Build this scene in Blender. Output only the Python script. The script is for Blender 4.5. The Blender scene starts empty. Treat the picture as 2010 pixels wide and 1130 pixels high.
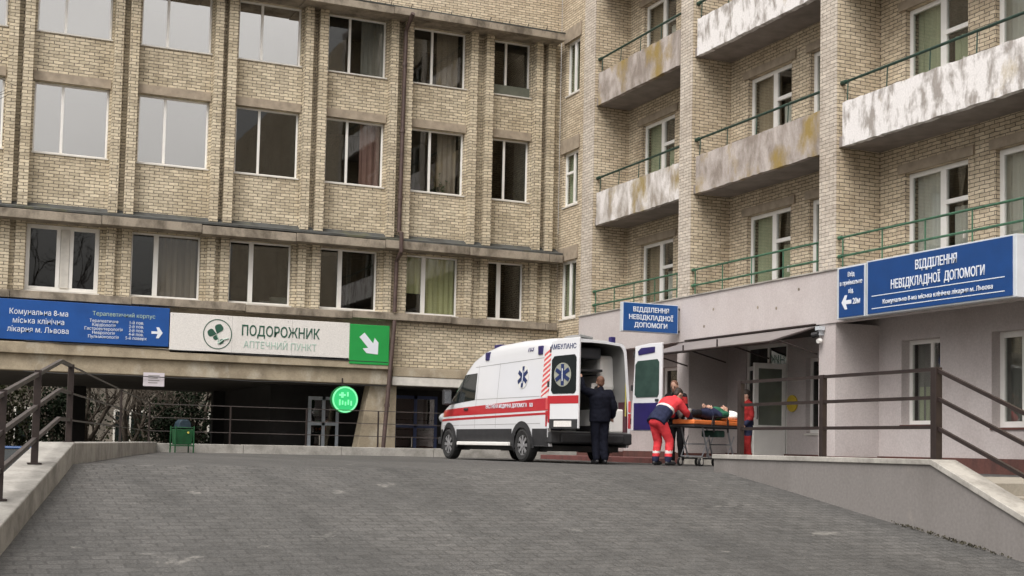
import bpy, bmesh, math, random
from mathutils import Vector, Matrix
R = math.radians
SC = bpy.context.scene
COL = SC.collection
random.seed(7)

# ------------------------------------------------------------------ camera, world, sun, exposure
EYE = 0.30
YAW, PITCH, ROLL, FPX = .413521, .0604264, .0210570, 2562.2
cd = bpy.data.cameras.new('camera'); cam = bpy.data.objects.new('camera', cd); COL.objects.link(cam)
_w = Vector((math.sin(YAW)*math.cos(PITCH), math.cos(YAW)*math.cos(PITCH), math.sin(PITCH)))
_r = Vector((math.cos(YAW), -math.sin(YAW), 0)); _u = _r.cross(_w)
_r2 = math.cos(ROLL)*_r + math.sin(ROLL)*_u; _u2 = -math.sin(ROLL)*_r + math.cos(ROLL)*_u
cam.matrix_world = Matrix(((_r2.x, _u2.x, -_w.x, 0), (_r2.y, _u2.y, -_w.y, 0), (_r2.z, _u2.z, -_w.z, EYE), (0, 0, 0, 1)))
cd.sensor_width = 36; cd.sensor_fit = 'HORIZONTAL'
cd.lens = FPX/2010*36; cd.shift_y = (723.04-565)/2010
cd.clip_start = .1; cd.clip_end = 2000
SC.camera = cam

SUN_EL, SUN_AZ = R(52), R(230)        # azimuth from +Y clockwise: behind and left of the camera
wd = bpy.data.worlds.new('World'); SC.world = wd; wd.use_nodes = True
nt = wd.node_tree; nt.nodes.clear()
sky = nt.nodes.new('ShaderNodeTexSky'); sky.sky_type = 'NISHITA'; sky.sun_disc = False
sky.sun_elevation = SUN_EL; sky.sun_rotation = SUN_AZ; sky.air_density = 1.0; sky.dust_density = 3.0; sky.ozone_density = 1.0
hs = nt.nodes.new('ShaderNodeHueSaturation'); hs.inputs['Saturation'].default_value = .06
mx = nt.nodes.new('ShaderNodeMix'); mx.data_type = 'RGBA'; mx.blend_type = 'MULTIPLY'; mx.inputs[0].default_value = 1
mx.inputs[7].default_value = (1.0, .965, .94, 1)
bg = nt.nodes.new('ShaderNodeBackground'); bg.inputs[1].default_value = .15
wo = nt.nodes.new('ShaderNodeOutputWorld')
nt.links.new(sky.outputs[0], hs.inputs['Color']); nt.links.new(hs.outputs[0], mx.inputs[6]); tc = nt.nodes.new('ShaderNodeTexCoord'); sxz = nt.nodes.new('ShaderNodeSeparateXYZ'); mr = nt.nodes.new('ShaderNodeMapRange')
mr.inputs[1].default_value = 0; mr.inputs[2].default_value = .9; mr.inputs[3].default_value = .18; mr.inputs[4].default_value = 2.0
nt.links.new(tc.outputs['Generated'], sxz.inputs[0]); nt.links.new(sxz.outputs[2], mr.inputs[0])     # overcast: brighter overhead than at the horizon
cn = nt.nodes.new('ShaderNodeTexNoise'); cn.inputs['Scale'].default_value = 2.2; cn.inputs['Detail'].default_value = 5; nt.links.new(tc.outputs['Generated'], cn.inputs['Vector'])
cm_ = nt.nodes.new('ShaderNodeMapRange'); cm_.inputs[1].default_value = .3; cm_.inputs[2].default_value = .7; cm_.inputs[3].default_value = .82; cm_.inputs[4].default_value = 1.15; nt.links.new(cn.outputs[0], cm_.inputs[0])
mm = nt.nodes.new('ShaderNodeMath'); mm.operation = 'MULTIPLY'; nt.links.new(mr.outputs[0], mm.inputs[0]); nt.links.new(cm_.outputs[0], mm.inputs[1])
vm = nt.nodes.new('ShaderNodeVectorMath'); vm.operation = 'SCALE'; nt.links.new(mx.outputs[2], vm.inputs[0]); nt.links.new(mm.outputs[0], vm.inputs[3]); nt.links.new(vm.outputs[0], bg.inputs[0]); nt.links.new(bg.outputs[0], wo.inputs[0])
sl = bpy.data.lights.new('sun', 'SUN'); sun = bpy.data.objects.new('sun', sl); COL.objects.link(sun)
sl.energy = .6; sl.angle = R(30); sl.color = (1, .94, .86)
sdir = Vector((math.sin(SUN_AZ)*math.cos(SUN_EL), math.cos(SUN_AZ)*math.cos(SUN_EL), math.sin(SUN_EL)))
sun.rotation_euler = (-sdir).to_track_quat('-Z', 'Y').to_euler()
SC.view_settings.view_transform = 'Standard'; SC.view_settings.look = 'None'
SC.view_settings.exposure = 0.57; SC.view_settings.gamma = 1
SC.cycles.max_bounces = 8; SC.cycles.transparent_max_bounces = 12

# ------------------------------------------------------------------ helpers
WM = {}

def thing(name, label, cat, loc=(0, 0, 0), rz=0, group=None):
    o = bpy.data.objects.new(name, None); COL.objects.link(o)
    o.location = loc; o.rotation_euler = (0, 0, rz); o.empty_display_size = .2
    o['label'] = label; o['category'] = cat
    if group: o['group'] = group
    WM[o.name] = Matrix.Translation(loc) @ Matrix.Rotation(rz, 4, 'Z')
    return o

def tag(o, label=None, cat=None, group=None, kind=None):
    if label: o['label'] = label
    if cat: o['category'] = cat
    if group: o['group'] = group
    if kind: o['kind'] = kind
    return o

def attach(o, parent, local):
    """local: vertex coordinates are in the thing's own space; otherwise they are world coordinates"""
    if parent is not None:
        o.parent = parent
        pw = WM[parent.name]
        if local: WM[o.name] = pw.copy()
        else:
            o.matrix_parent_inverse = pw.inverted(); WM[o.name] = Matrix.Identity(4)
    else: WM[o.name] = Matrix.Identity(4)

class MB:
    def __init__(s): s.v = []; s.f = []; s.m = []
    def add(s, vs, fs, m=0):
        b = len(s.v); s.v += [Vector(p) for p in vs]; s.f += [tuple(i+b for i in f) for f in fs]; s.m += [m]*len(fs); return s
    def box(s, x0, x1, y0, y1, z0, z1, m=0):
        vs = [(x, y, z) for z in (z0, z1) for y in (y0, y1) for x in (x0, x1)]
        return s.add(vs, [(0, 2, 3, 1), (4, 5, 7, 6), (0, 1, 5, 4), (2, 6, 7, 3), (0, 4, 6, 2), (1, 3, 7, 5)], m)
    def prism(s, pts, d, m=0):
        n = len(pts); d = Vector(d); a = [Vector(p) for p in pts]; b = [p+d for p in a]
        return s.add(a+b, [tuple(range(n)), tuple(range(2*n-1, n-1, -1))]+[(i, n+i, n+(i+1) % n, (i+1) % n) for i in range(n)], m)
    def tube(s, pts, r, n=8, m=0, caps=True, sq=False):
        pts = [Vector(p) for p in pts]; k = len(pts)
        rs = r if isinstance(r, (list, tuple)) else [r]*k
        ref = Vector((0, 0, 1)); t0 = (pts[1]-pts[0]).normalized()
        if abs(t0.dot(ref)) > .9: ref = Vector((0, 1, 0))
        vs = []; nrm = t0.cross(ref).normalized()
        for i, p in enumerate(pts):
            t = (pts[min(i+1, k-1)]-pts[max(i-1, 0)]).normalized()
            nrm = (nrm-t*nrm.dot(t)).normalized(); bn = t.cross(nrm)
            for j in range(n):
                a = 2*math.pi*(j+(.5 if sq else 0))/n
                vs.append(p+(nrm*math.cos(a)+bn*math.sin(a))*rs[i])
        fs = [(i*n+j, i*n+(j+1) % n, (i+1)*n+(j+1) % n, (i+1)*n+j) for i in range(k-1) for j in range(n)]
        if caps: fs += [tuple(range(n-1, -1, -1)), tuple((k-1)*n+j for j in range(n))]
        return s.add(vs, fs, m)
    def ell(s, c, r, n=10, k=7, m=0, rot=None):
        c = Vector(c); vs = []; r = (r, r, r) if not isinstance(r, (tuple, list)) else r
        for i in range(1, k):
            p = math.pi*i/k
            for j in range(n):
                a = 2*math.pi*j/n
                q = Vector((r[0]*math.sin(p)*math.cos(a), r[1]*math.sin(p)*math.sin(a), r[2]*math.cos(p)))
                vs.append(c+(rot @ q if rot else q))
        t = Vector((0, 0, r[2])); t = rot @ t if rot else t
        vs += [c+t, c-t]; T = (k-1)*n
        fs = [(i*n+j, (i+1)*n+j, (i+1)*n+(j+1) % n, i*n+(j+1) % n) for i in range(k-2) for j in range(n)]
        fs += [(T, j, (j+1) % n) for j in range(n)] + [(T+1, (k-2)*n+(j+1) % n, (k-2)*n+j) for j in range(n)]
        return s.add(vs, fs, m)
    def cap(s, p0, r0, p1, r1, n=10, m=0):
        p0 = Vector(p0); p1 = Vector(p1); d = (p1-p0)
        if d.length < 1e-4: return s.ell(p0, r0, m=m)
        d.normalize()
        pts = [p0-d*r0*.98, p0-d*r0*.7, p0, p1, p1+d*r1*.7, p1+d*r1*.98]
        return s.tube(pts, [r0*.15, r0*.72, r0, r1, r1*.72, r1*.15], n, m)
    def disc(s, c, r, axis, n=24, m=0):
        """flat ring fan facing axis"""
        c = Vector(c); ax = Vector(axis).normalized(); a = ax.orthogonal().normalized(); b = ax.cross(a)
        vs = [c]+[c+(a*math.cos(2*math.pi*j/n)+b*math.sin(2*math.pi*j/n))*r for j in range(n)]
        return s.add(vs, [(0, 1+j, 1+(j+1) % n) for j in range(n)], m)
    def build(s, name, mats, parent=None, local=False, smooth=None, bevel=0, weld=False):
        me = bpy.data.meshes.new(name); me.from_pydata([tuple(p) for p in s.v], [], s.f)
        mats = mats if isinstance(mats, (list, tuple)) else [mats]
        for q in mats: me.materials.append(q)
        me.polygons.foreach_set('material_index', s.m)
        bm = bmesh.new(); bm.from_mesh(me)
        if weld: bmesh.ops.remove_doubles(bm, verts=bm.verts, dist=.0005)
        bmesh.ops.recalc_face_normals(bm, faces=bm.faces); bm.to_mesh(me); bm.free()
        if smooth:
            me.polygons.foreach_set('use_smooth', [True]*len(me.polygons)); me.set_sharp_from_angle(angle=R(smooth))
        me.update()
        o = bpy.data.objects.new(name, me); COL.objects.link(o)
        if bevel:
            b = o.modifiers.new('bevel', 'BEVEL'); b.width = bevel; b.segments = 2; b.limit_method = 'ANGLE'
        attach(o, parent, local)
        return o

# ------------------------------------------------------------------ materials
def _base(name):
    m = bpy.data.materials.new(name); m.use_nodes = True; t = m.node_tree
    return m, t, t.nodes['Principled BSDF'], t.nodes.new('ShaderNodeNewGeometry')

def N(t, kind, **kw):
    n = t.nodes.new('ShaderNode'+kind)
    for k, v in kw.items():
        if k.startswith('i_'): n.inputs[k[2:].replace('_', ' ')].default_value = v
        else: setattr(n, k, v)
    return n

def ramp(t, src, stops):
    r = t.nodes.new('ShaderNodeValToRGB'); e = r.color_ramp.elements
    while len(e) < len(stops): e.new(.5)
    for i, (p, c) in enumerate(stops):
        e[i].position = p; e[i].color = c if len(c) == 4 else (*c, 1)
    t.links.new(src, r.inputs[0]); return r.outputs[0]

def mixc(t, fac, a, b, mode='MIX'):
    n = t.nodes.new('ShaderNodeMix'); n.data_type = 'RGBA'; n.blend_type = mode
    for sock, v in ((n.inputs[0], fac), (n.inputs[6], a), (n.inputs[7], b)):
        if hasattr(v, 'links'): t.links.new(v, sock)
        elif isinstance(v, (int, float)): sock.default_value = v
        else: sock.default_value = (*v, 1) if len(v) == 3 else v
    return n.outputs[2]

def noise(t, vec, scale, detail=4, rough=.55, dist=0):
    n = N(t, 'TexNoise'); n.inputs['Scale'].default_value = scale; n.inputs['Detail'].default_value = detail
    n.inputs['Roughness'].default_value = rough; n.inputs['Distortion'].default_value = dist
    t.links.new(vec, n.inputs['Vector']); return n.outputs[0]

def vmul(t, vec, s):
    n = N(t, 'VectorMath', operation='MULTIPLY'); t.links.new(vec, n.inputs[0]); n.inputs[1].default_value = s; return n.outputs[0]

def bump(t, b, h, strength, dist):
    n = N(t, 'Bump'); n.inputs['Strength'].default_value = strength; n.inputs['Distance'].default_value = dist
    t.links.new(h, n.inputs['Height']); t.links.new(n.outputs[0], b.inputs['Normal'])

def plain(name, c, rough=.6, metal=0, var=.12, scale=6, bmp=0, coat=0, local=False):
    m, t, b, g = _base(name)
    src = g.outputs['Position']
    if local: src = N(t, 'TexCoord').outputs['Object']
    f = noise(t, src, scale)
    lo = tuple(max(0, x*(1-var)) for x in c); hi = tuple(min(1, x*(1+var)) for x in c)
    t.links.new(ramp(t, f, [(.3, lo), (.7, hi)]), b.inputs['Base Color'])
    b.inputs['Roughness'].default_value = rough; b.inputs['Metallic'].default_value = metal
    if coat: b.inputs['Coat Weight'].default_value = coat; b.inputs['Coat Roughness'].default_value = .08
    if bmp: bump(t, b, noise(t, src, scale*4), .5, bmp)
    return m

def brick(name, c1, c2, mortar, rh, bw, ms, stain=(.55, .5, .42)):
    m, t, b, g = _base(name)
    sx = N(t, 'SeparateXYZ'); t.links.new(g.outputs['Position'], sx.inputs[0])
    ad = N(t, 'Math', operation='ADD'); t.links.new(sx.outputs[0], ad.inputs[0]); t.links.new(sx.outputs[1], ad.inputs[1])
    wob = noise(t, g.outputs['Position'], 2.3, 3)
    wob2 = noise(t, g.outputs['Position'], 11, 2); wu = N(t, 'Math', operation='MULTIPLY_ADD'); t.links.new(wob2, wu.inputs[0]); wu.inputs[1].default_value = .05; t.links.new(ad.outputs[0], wu.inputs[2])
    wob3 = noise(t, vmul(t, g.outputs['Position'], (8, 8, 17)), 1, 2); wz0 = N(t, 'Math', operation='MULTIPLY_ADD'); t.links.new(wob3, wz0.inputs[0]); wz0.inputs[1].default_value = .028; t.links.new(sx.outputs[2], wz0.inputs[2])
    wz = N(t, 'Math', operation='MULTIPLY_ADD'); t.links.new(wob, wz.inputs[0]); wz.inputs[1].default_value = .03; t.links.new(wz0.outputs[0], wz.inputs[2])
    cb = N(t, 'CombineXYZ'); t.links.new(wu.outputs[0], cb.inputs[0]); t.links.new(wz.outputs[0], cb.inputs[1])
    br = N(t, 'TexBrick'); t.links.new(cb.outputs[0], br.inputs['Vector'])
    for k, v in (('Scale', 1), ('Brick Width', bw), ('Row Height', rh), ('Mortar Size', ms), ('Mortar Smooth', .35), ('Bias', 0.1)): br.inputs[k].default_value = v
    br.inputs['Color1'].default_value = (*c1, 1); br.inputs['Color2'].default_value = (*c2, 1); br.inputs['Mortar'].default_value = (*mortar, 1)
    # blotches of darker, dirtier bricks and rain streaks
    n1 = noise(t, g.outputs['Position'], .55, 5, .6)
    col = mixc(t, ramp(t, n1, [(.42, (0, 0, 0)), (.75, (.75, .75, .75))]), br.outputs['Color'], stain, 'MULTIPLY')
    n2 = noise(t, vmul(t, g.outputs['Position'], (9, 9, 14)), 1, 3)
    col = mixc(t, .55, col, ramp(t, n2, [(.25, (.5, .47, .42)), (.55, (1, 1, 1)), (.8, (1.0, .93, .8))]), 'MULTIPLY')
    n3 = noise(t, vmul(t, g.outputs['Position'], (2.2, 2.2, .25)), 1, 4)
    col = mixc(t, ramp(t, n3, [(.56, (0, 0, 0)), (.78, (.6, .6, .6))]), col, (.50, .47, .44), 'MULTIPLY')
    t.links.new(col, b.inputs['Base Color']); b.inputs['Roughness'].default_value = .9
    bump(t, b, br.outputs['Fac'], -.6, .012)
    return m

def stained(name, base, dark, sc=1.2, moss=None, mossamt=.6, bmp=.01, rough=.9, vert=.3, lo=.42, hi=.66):
    m, t, b, g = _base(name); P = g.outputs['Position']
    n1 = noise(t, vmul(t, P, (sc*2, sc*2, sc*2*vert)), 1, 7, .62, .3)
    col = ramp(t, n1, [(lo, base), (hi, dark)])
    if moss:
        n2 = noise(t, vmul(t, P, (1.1, 1.1, .7)), 1, 5, .6)
        col = mixc(t, ramp(t, n2, [(mossamt-.06, (0, 0, 0)), (mossamt+.08, (1, 1, 1))]), col, moss)
    n3 = noise(t, P, 28, 3)
    col = mixc(t, .5, col, ramp(t, n3, [(.3, (.72, .72, .72)), (.7, (1.08, 1.08, 1.08))]), 'MULTIPLY')
    t.links.new(col, b.inputs['Base Color']); b.inputs['Roughness'].default_value = rough
    bump(t, b, n1, .5, bmp)
    return m

def asphalt(name):
    m, t, b, g = _base(name); P = g.outputs['Position']
    n1 = noise(t, P, .35, 5, .6); n2 = noise(t, P, 45, 3, .7); n3 = noise(t, P, 5, 6, .65)
    col = ramp(t, n1, [(.3, (.068, .067, .065)), (.7, (.100, .098, .095))])
    col = mixc(t, .75, col, ramp(t, n2, [(.3, (.45, .45, .45)), (.7, (1.5, 1.5, 1.5))]), 'MULTIPLY')
    col = mixc(t, .8, col, ramp(t, n3, [(.35, (.70, .70, .69)), (.6, (1.1, 1.1, 1.1))]), 'MULTIPLY')
    # small setts laid in rows across the slope, worn almost flat
    sx = N(t, 'SeparateXYZ'); t.links.new(P, sx.inputs[0]); cbv = N(t, 'CombineXYZ'); wv = noise(t, P, 3, 2)
    wa = N(t, 'Math', operation='MULTIPLY_ADD'); t.links.new(wv, wa.inputs[0]); wa.inputs[1].default_value = .10; t.links.new(sx.outputs[1], wa.inputs[2])
    t.links.new(sx.outputs[0], cbv.inputs[0]); t.links.new(wa.outputs[0], cbv.inputs[1])
    br = N(t, 'TexBrick'); t.links.new(cbv.outputs[0], br.inputs['Vector'])
    for k, v in (('Scale', 1), ('Brick Width', .24), ('Row Height', .15), ('Mortar Size', .016), ('Mortar Smooth', .5), ('Bias', 0)): br.inputs[k].default_value = v
    br.inputs['Color1'].default_value = (.80, .80, .79, 1); br.inputs['Color2'].default_value = (1.12, 1.10, 1.08, 1); br.inputs['Mortar'].default_value = (.45, .44, .42, 1)
    col = mixc(t, ramp(t, n1, [(.3, (.35, .35, .35)), (.65, (.75, .75, .75))]), col, br.outputs['Color'], 'MULTIPLY')
    tm = noise(t, vmul(t, P, (1.3, .10, 1)), 1, 4)      # wheel tracks and spills worn along the slope
    col = mixc(t, .7, col, ramp(t, tm, [(.35, (.72, .72, .71)), (.62, (1.12, 1.11, 1.09))]), 'MULTIPLY')
    oil = noise(t, P, 1.9, 4, .6); col = mixc(t, ramp(t, oil, [(.66, (0, 0, 0)), (.74, (.6, .6, .6))]), col, (.035, .034, .033))
    # worn pale chips and dark damp seams
    c1 = noise(t, vmul(t, P, (1, 1.0, 1)), 1.0, 8, .66, .8)
    col = mixc(t, ramp(t, c1, [(.625, (0, 0, 0)), (.69, (.7, .7, .7))]), col, (.23, .22, .20))
    vo = N(t, 'TexVoronoi', feature='DISTANCE_TO_EDGE'); vo.inputs['Scale'].default_value = .28
    dn = N(t, 'VectorMath', operation='ADD'); nn = N(t, 'TexNoise'); nn.inputs['Scale'].default_value = 1.6; t.links.new(P, nn.inputs['Vector'])
    t.links.new(P, dn.inputs[0]); t.links.new(nn.outputs[1], dn.inputs[1]); t.links.new(dn.outputs[0], vo.inputs['Vector'])
    col = mixc(t, ramp(t, vo.outputs[0], [(0, (.25, .25, .25)), (.008, (0, 0, 0))]), col, (.05, .05, .048))
    t.links.new(col, b.inputs['Base Color'])
    t.links.new(ramp(t, n3, [(.3, (.68, .68, .68)), (.7, (.9, .9, .9))]), b.inputs['Roughness'])
    bump(t, b, n2, .6, .012)
    return m

def glass(name, tint=(.72, .76, .75), refl=.14):
    m = bpy.data.materials.new(name); m.use_nodes = True; t = m.node_tree; t.nodes.clear()
    o = N(t, 'OutputMaterial'); tr = N(t, 'BsdfTransparent'); gl = N(t, 'BsdfGlossy'); gl.inputs['Roughness'].default_value = .015
    tr.inputs[0].default_value = (*tint, 1); gl.inputs[0].default_value = (1, .985, .96, 1)
    fr = N(t, 'LayerWeight'); pw = N(t, 'Math', operation='POWER'); pw.inputs[1].default_value = 5; t.links.new(fr.outputs['Facing'], pw.inputs[0])
    ad = N(t, 'Math', operation='ADD', use_clamp=True); ad.inputs[1].default_value = refl+.035; t.links.new(pw.outputs[0], ad.inputs[0])
    g = N(t, 'NewGeometry'); nz = noise(t, vmul(t, g.outputs['Position'], (.9, .9, .6)), 1, 2)
    bp = N(t, 'Bump'); bp.inputs['Strength'].default_value = .12; bp.inputs['Distance'].default_value = .02; t.links.new(nz, bp.inputs['Height']); t.links.new(bp.outputs[0], gl.inputs['Normal'])
    mxs = N(t, 'MixShader'); t.links.new(ad.outputs[0], mxs.inputs[0]); t.links.new(tr.outputs[0], mxs.inputs[1]); t.links.new(gl.outputs[0], mxs.inputs[2]); t.links.new(mxs.outputs[0], o.inputs[0])
    return m

def emit(name, c, st):
    m, t, b, g = _base(name); b.inputs['Base Color'].default_value = (*c, 1)
    b.inputs['Emission Color'].default_value = (*c, 1); b.inputs['Emission Strength'].default_value = st
    return m

def curtain(name, c):
    m, t, b, g = _base(name); sx = N(t, 'SeparateXYZ'); t.links.new(g.outputs['Position'], sx.inputs[0])
    ad = N(t, 'Math', operation='ADD'); t.links.new(sx.outputs[0], ad.inputs[0]); t.links.new(sx.outputs[1], ad.inputs[1])
    cb = N(t, 'CombineXYZ'); t.links.new(ad.outputs[0], cb.inputs[0])
    n = noise(t, cb.outputs[0], 7, 3)
    t.links.new(ramp(t, n, [(.3, tuple(x*.62 for x in c)), (.7, c)]), b.inputs['Base Color']); b.inputs['Roughness'].default_value = .9
    return m

M = dict(
    brickA=brick('brick_tan', (.75, .665, .50), (.50, .435, .32), (.155, .132, .105), .088, .262, .011, (.66, .62, .56)),
    brickB=brick('brick_pale', (.75, .655, .495), (.55, .465, .34), (.15, .125, .10), .077, .255, .0095, (.70, .65, .60)),
    brickC=brick('brick_pale_grey', (.66, .60, .52), (.52, .465, .40), (.22, .195, .17), .077, .255, .008, (.74, .70, .66)),
    concrete=stained('concrete_weathered', (.33, .285, .225), (.12, .10, .075), 1.0, None, vert=.6),
    beam=stained('concrete_beam', (.40, .34, .245), (.25, .21, .15), .7, (.50, .46, .38), .63, vert=1.0),
    flashing=stained('flashing_slate', (.075, .078, .075), (.045, .045, .04), 1.5, (.10, .10, .06), .6),
    lintel=plain('lintel_brown', (.33, .275, .21), .9, 0, .2, 5),
    plaster=stained('plaster_lavender', (.54, .495, .485), (.475, .425, .415), .5, None, bmp=.002, vert=.8),
    plinth=stained('plinth_red_brown', (.13, .055, .045), (.08, .04, .035), 1.5, None),
    step=stained('step_red_tile', (.16, .055, .05), (.10, .045, .04), 2, None),
    parW=stained('paint_peeling_white', (.78, .76, .75), (.34, .31, .285), 2.2, (.36, .27, .10), .70, .01, vert=.45, lo=.46, hi=.62),
    parG=stained('paint_peeling_grey', (.50, .45, .42), (.26, .22, .19), 1.1, (.30, .215, .07), .58, .01, vert=.5, lo=.40, hi=.62),
    parM=stained('paint_peeling_mixed', (.72, .69, .67), (.33, .29, .25), 1.3, (.31, .23, .085), .60, .01, vert=.5, lo=.40, hi=.62),
    soffit=plain('soffit_concrete', (.24, .21, .19), .95, 0, .2, 2.5),
    pvc=plain('white_pvc', (.80, .79, .76), .4, 0, .05, 3),
    pvcd=plain('aged_white_paint', (.62, .60, .55), .6, 0, .12, 5),
    glass=glass('window_glass', (.50, .52, .51), .03), glassc=glass('window_glass_clear', (.86, .88, .87), .02), glassm=glass('window_glass_reflective', (.50, .53, .52), .56), glassd=glass('window_glass_dark', (.40, .44, .44), .07),
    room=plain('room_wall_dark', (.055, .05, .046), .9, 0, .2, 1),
    c_beige=curtain('curtain_beige', (.46, .36, .25)), c_pink=curtain('curtain_pink', (.27, .15, .13)), c_blind=curtain('blind_yellow_green', (.66, .64, .36)),
    c_brown=curtain('blind_brown', (.30, .24, .19)), c_green=curtain('curtain_pale_green', (.50, .54, .36)), c_white=curtain('curtain_white', (.72, .70, .64)), c_grey=curtain('curtain_grey', (.28, .27, .25)),
    rail=plain('railing_dark_brown', (.026, .017, .015), .45, 0, .25, 12, .001),
    greend=plain('handrail_dark_green', (.018, .05, .035), .5, 0, .3, 7), green=plain('railing_green_paint', (.045, .13, .075), .55, 0, .35, 7, .002),
    asphalt=asphalt('asphalt'),
    kerb=stained('kerb_concrete', (.38, .365, .335), (.22, .21, .19), 1.1, None, vert=1),
    wallc=stained('ramp_wall_render', (.215, .20, .19), (.165, .152, .142), .5, (.31, .28, .25), .70, vert=.5),
    cope=stained('coping_concrete', (.43, .41, .37), (.26, .245, .22), 1.3, None, vert=1),
    pave=stained('paving', (.34, .31, .26), (.24, .22, .18), 1.2, None, vert=1),
    soil=plain('lower_ground', (.16, .145, .12), .95, 0, .35, .8, .02),
    pipe=plain('drainpipe_brown', (.075, .048, .042), .55, 0, .3, 6),
    s_blue=plain('sign_blue', (.006, .052, .20), .35, 0, .08, 3), s_blue2=plain('sign_blue_bright', (.008, .070, .28), .35, 0, .12, 2),
    s_white=stained('sign_white', (.74, .72, .69), (.62, .60, .56), .45, None, bmp=.0005, rough=.4, vert=.35, lo=.5, hi=.8), s_green=plain('sign_green', (.015, .30, .06), .4, 0, .06, 2),
    t_white=plain('lettering_white', (.70, .74, .80), .5, 0, .02, 3), t_dark=plain('lettering_dark_green', (.02, .085, .055), .5, 0, .05, 3), t_grey=plain('lettering_pale_green', (.36, .50, .43), .5, 0, .05, 3),
    s_frame=plain('sign_frame_light', (.62, .66, .70), .35, .2, .06, 3),
    lit=emit('lit_green', (.02, .40, .12), .50), litw=emit('lit_pale_green', (.16, .66, .30), .60), dkgreen=plain('sign_rim_green', (.02, .16, .05), .5),
    black=plain('black_plastic', (.018, .018, .019), .5, 0, .2, 8), rubber=plain('tyre_rubber', (.02, .02, .02), .85, 0, .2, 20),
)

# ------------------------------------------------------------------ generic builders
FONT = None
def text(s, size, M4, mat, parent, name='lettering', align='CENTER', xs=1.0, ex=.004, bold=0, local=False, spacing=1.0):
    """each line of writing becomes a mesh of its own"""
    out = None
    for k, line in enumerate(s.split('\n')):
        cu = bpy.data.curves.new(name, 'FONT'); cu.body = line; cu.size = size; cu.align_x = align; cu.extrude = ex; cu.offset = bold
        cu.resolution_u = 3
        ob = bpy.data.objects.new(name, cu); COL.objects.link(ob)
        bpy.context.view_layer.update()
        me = bpy.data.meshes.new_from_object(ob.evaluated_get(bpy.context.evaluated_depsgraph_get()))
        bpy.data.objects.remove(ob); bpy.data.curves.remove(cu)
        me.transform(M4 @ Matrix.Translation((0, -k*size*spacing, 0)) @ Matrix.Diagonal((xs, 1, 1, 1))); me.materials.clear(); me.materials.append(mat); me.name = name
        out = bpy.data.objects.new(name, me); COL.objects.link(out); attach(out, parent, local)
    return out

ROT_S = Matrix.Rotation(R(90), 4, 'X')                                  # faces -Y, reads towards +X
ROT_W = Matrix.Rotation(R(-90), 4, 'Z') @ Matrix.Rotation(R(90), 4, 'X')  # faces -X, reads towards -Y

class Face:
    """facade frame: u along the wall, w inwards from the wall plane, z up"""
    def __init__(s, axis, c): s.axis = axis; s.c = c
    def p(s, u, w, z): return (u, s.c+w, z) if s.axis == 'Y' else (s.c+w, u, z)
    def box(s, mb, u0, u1, w0, w1, z0, z1, m=0):
        a = s.p(u0, w0, z0); b = s.p(u1, w1, z1)
        mb.box(min(a[0], b[0]), max(a[0], b[0]), min(a[1], b[1]), max(a[1], b[1]), min(z0, z1), max(z0, z1), m)

def wall_with_openings(F, u0, u1, z0, z1, th, ops, mat, name, parent):
    us = sorted({u0, u1, *[a for o in ops for a in o[:2]]}); zs = sorted({z0, z1, *[a for o in ops for a in o[2:]]})
    inside = lambda u, z: any(a < u < b and c < z < d for a, b, c, d in ops)
    mb = MB(); cell = {}
    for i in range(len(us)-1):
        for j in range(len(zs)-1): cell[i, j] = not inside((us[i]+us[i+1])/2, (zs[j]+zs[j+1])/2)
    for (i, j), s in cell.items():
        if not s: continue
        a, b, c, d = us[i], us[i+1], zs[j], zs[j+1]
        for w in (0, th): mb.add([F.p(a, w, c), F.p(b, w, c), F.p(b, w, d), F.p(a, w, d)], [(0, 1, 2, 3)])
        for di, dj, q in ((-1, 0, [(a, c), (a, d)]), (1, 0, [(b, c), (b, d)]), (0, -1, [(a, c), (b, c)]), (0, 1, [(a, d), (b, d)])):
            if not cell.get((i+di, j+dj), False):
                (pa, za), (pb, zb) = q
                mb.add([F.p(pa, 0, za), F.p(pb, 0, zb), F.p(pb, th, zb), F.p(pa, th, za)], [(0, 1, 2, 3)])
    return mb.build(name, mat, parent, weld=True)

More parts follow.
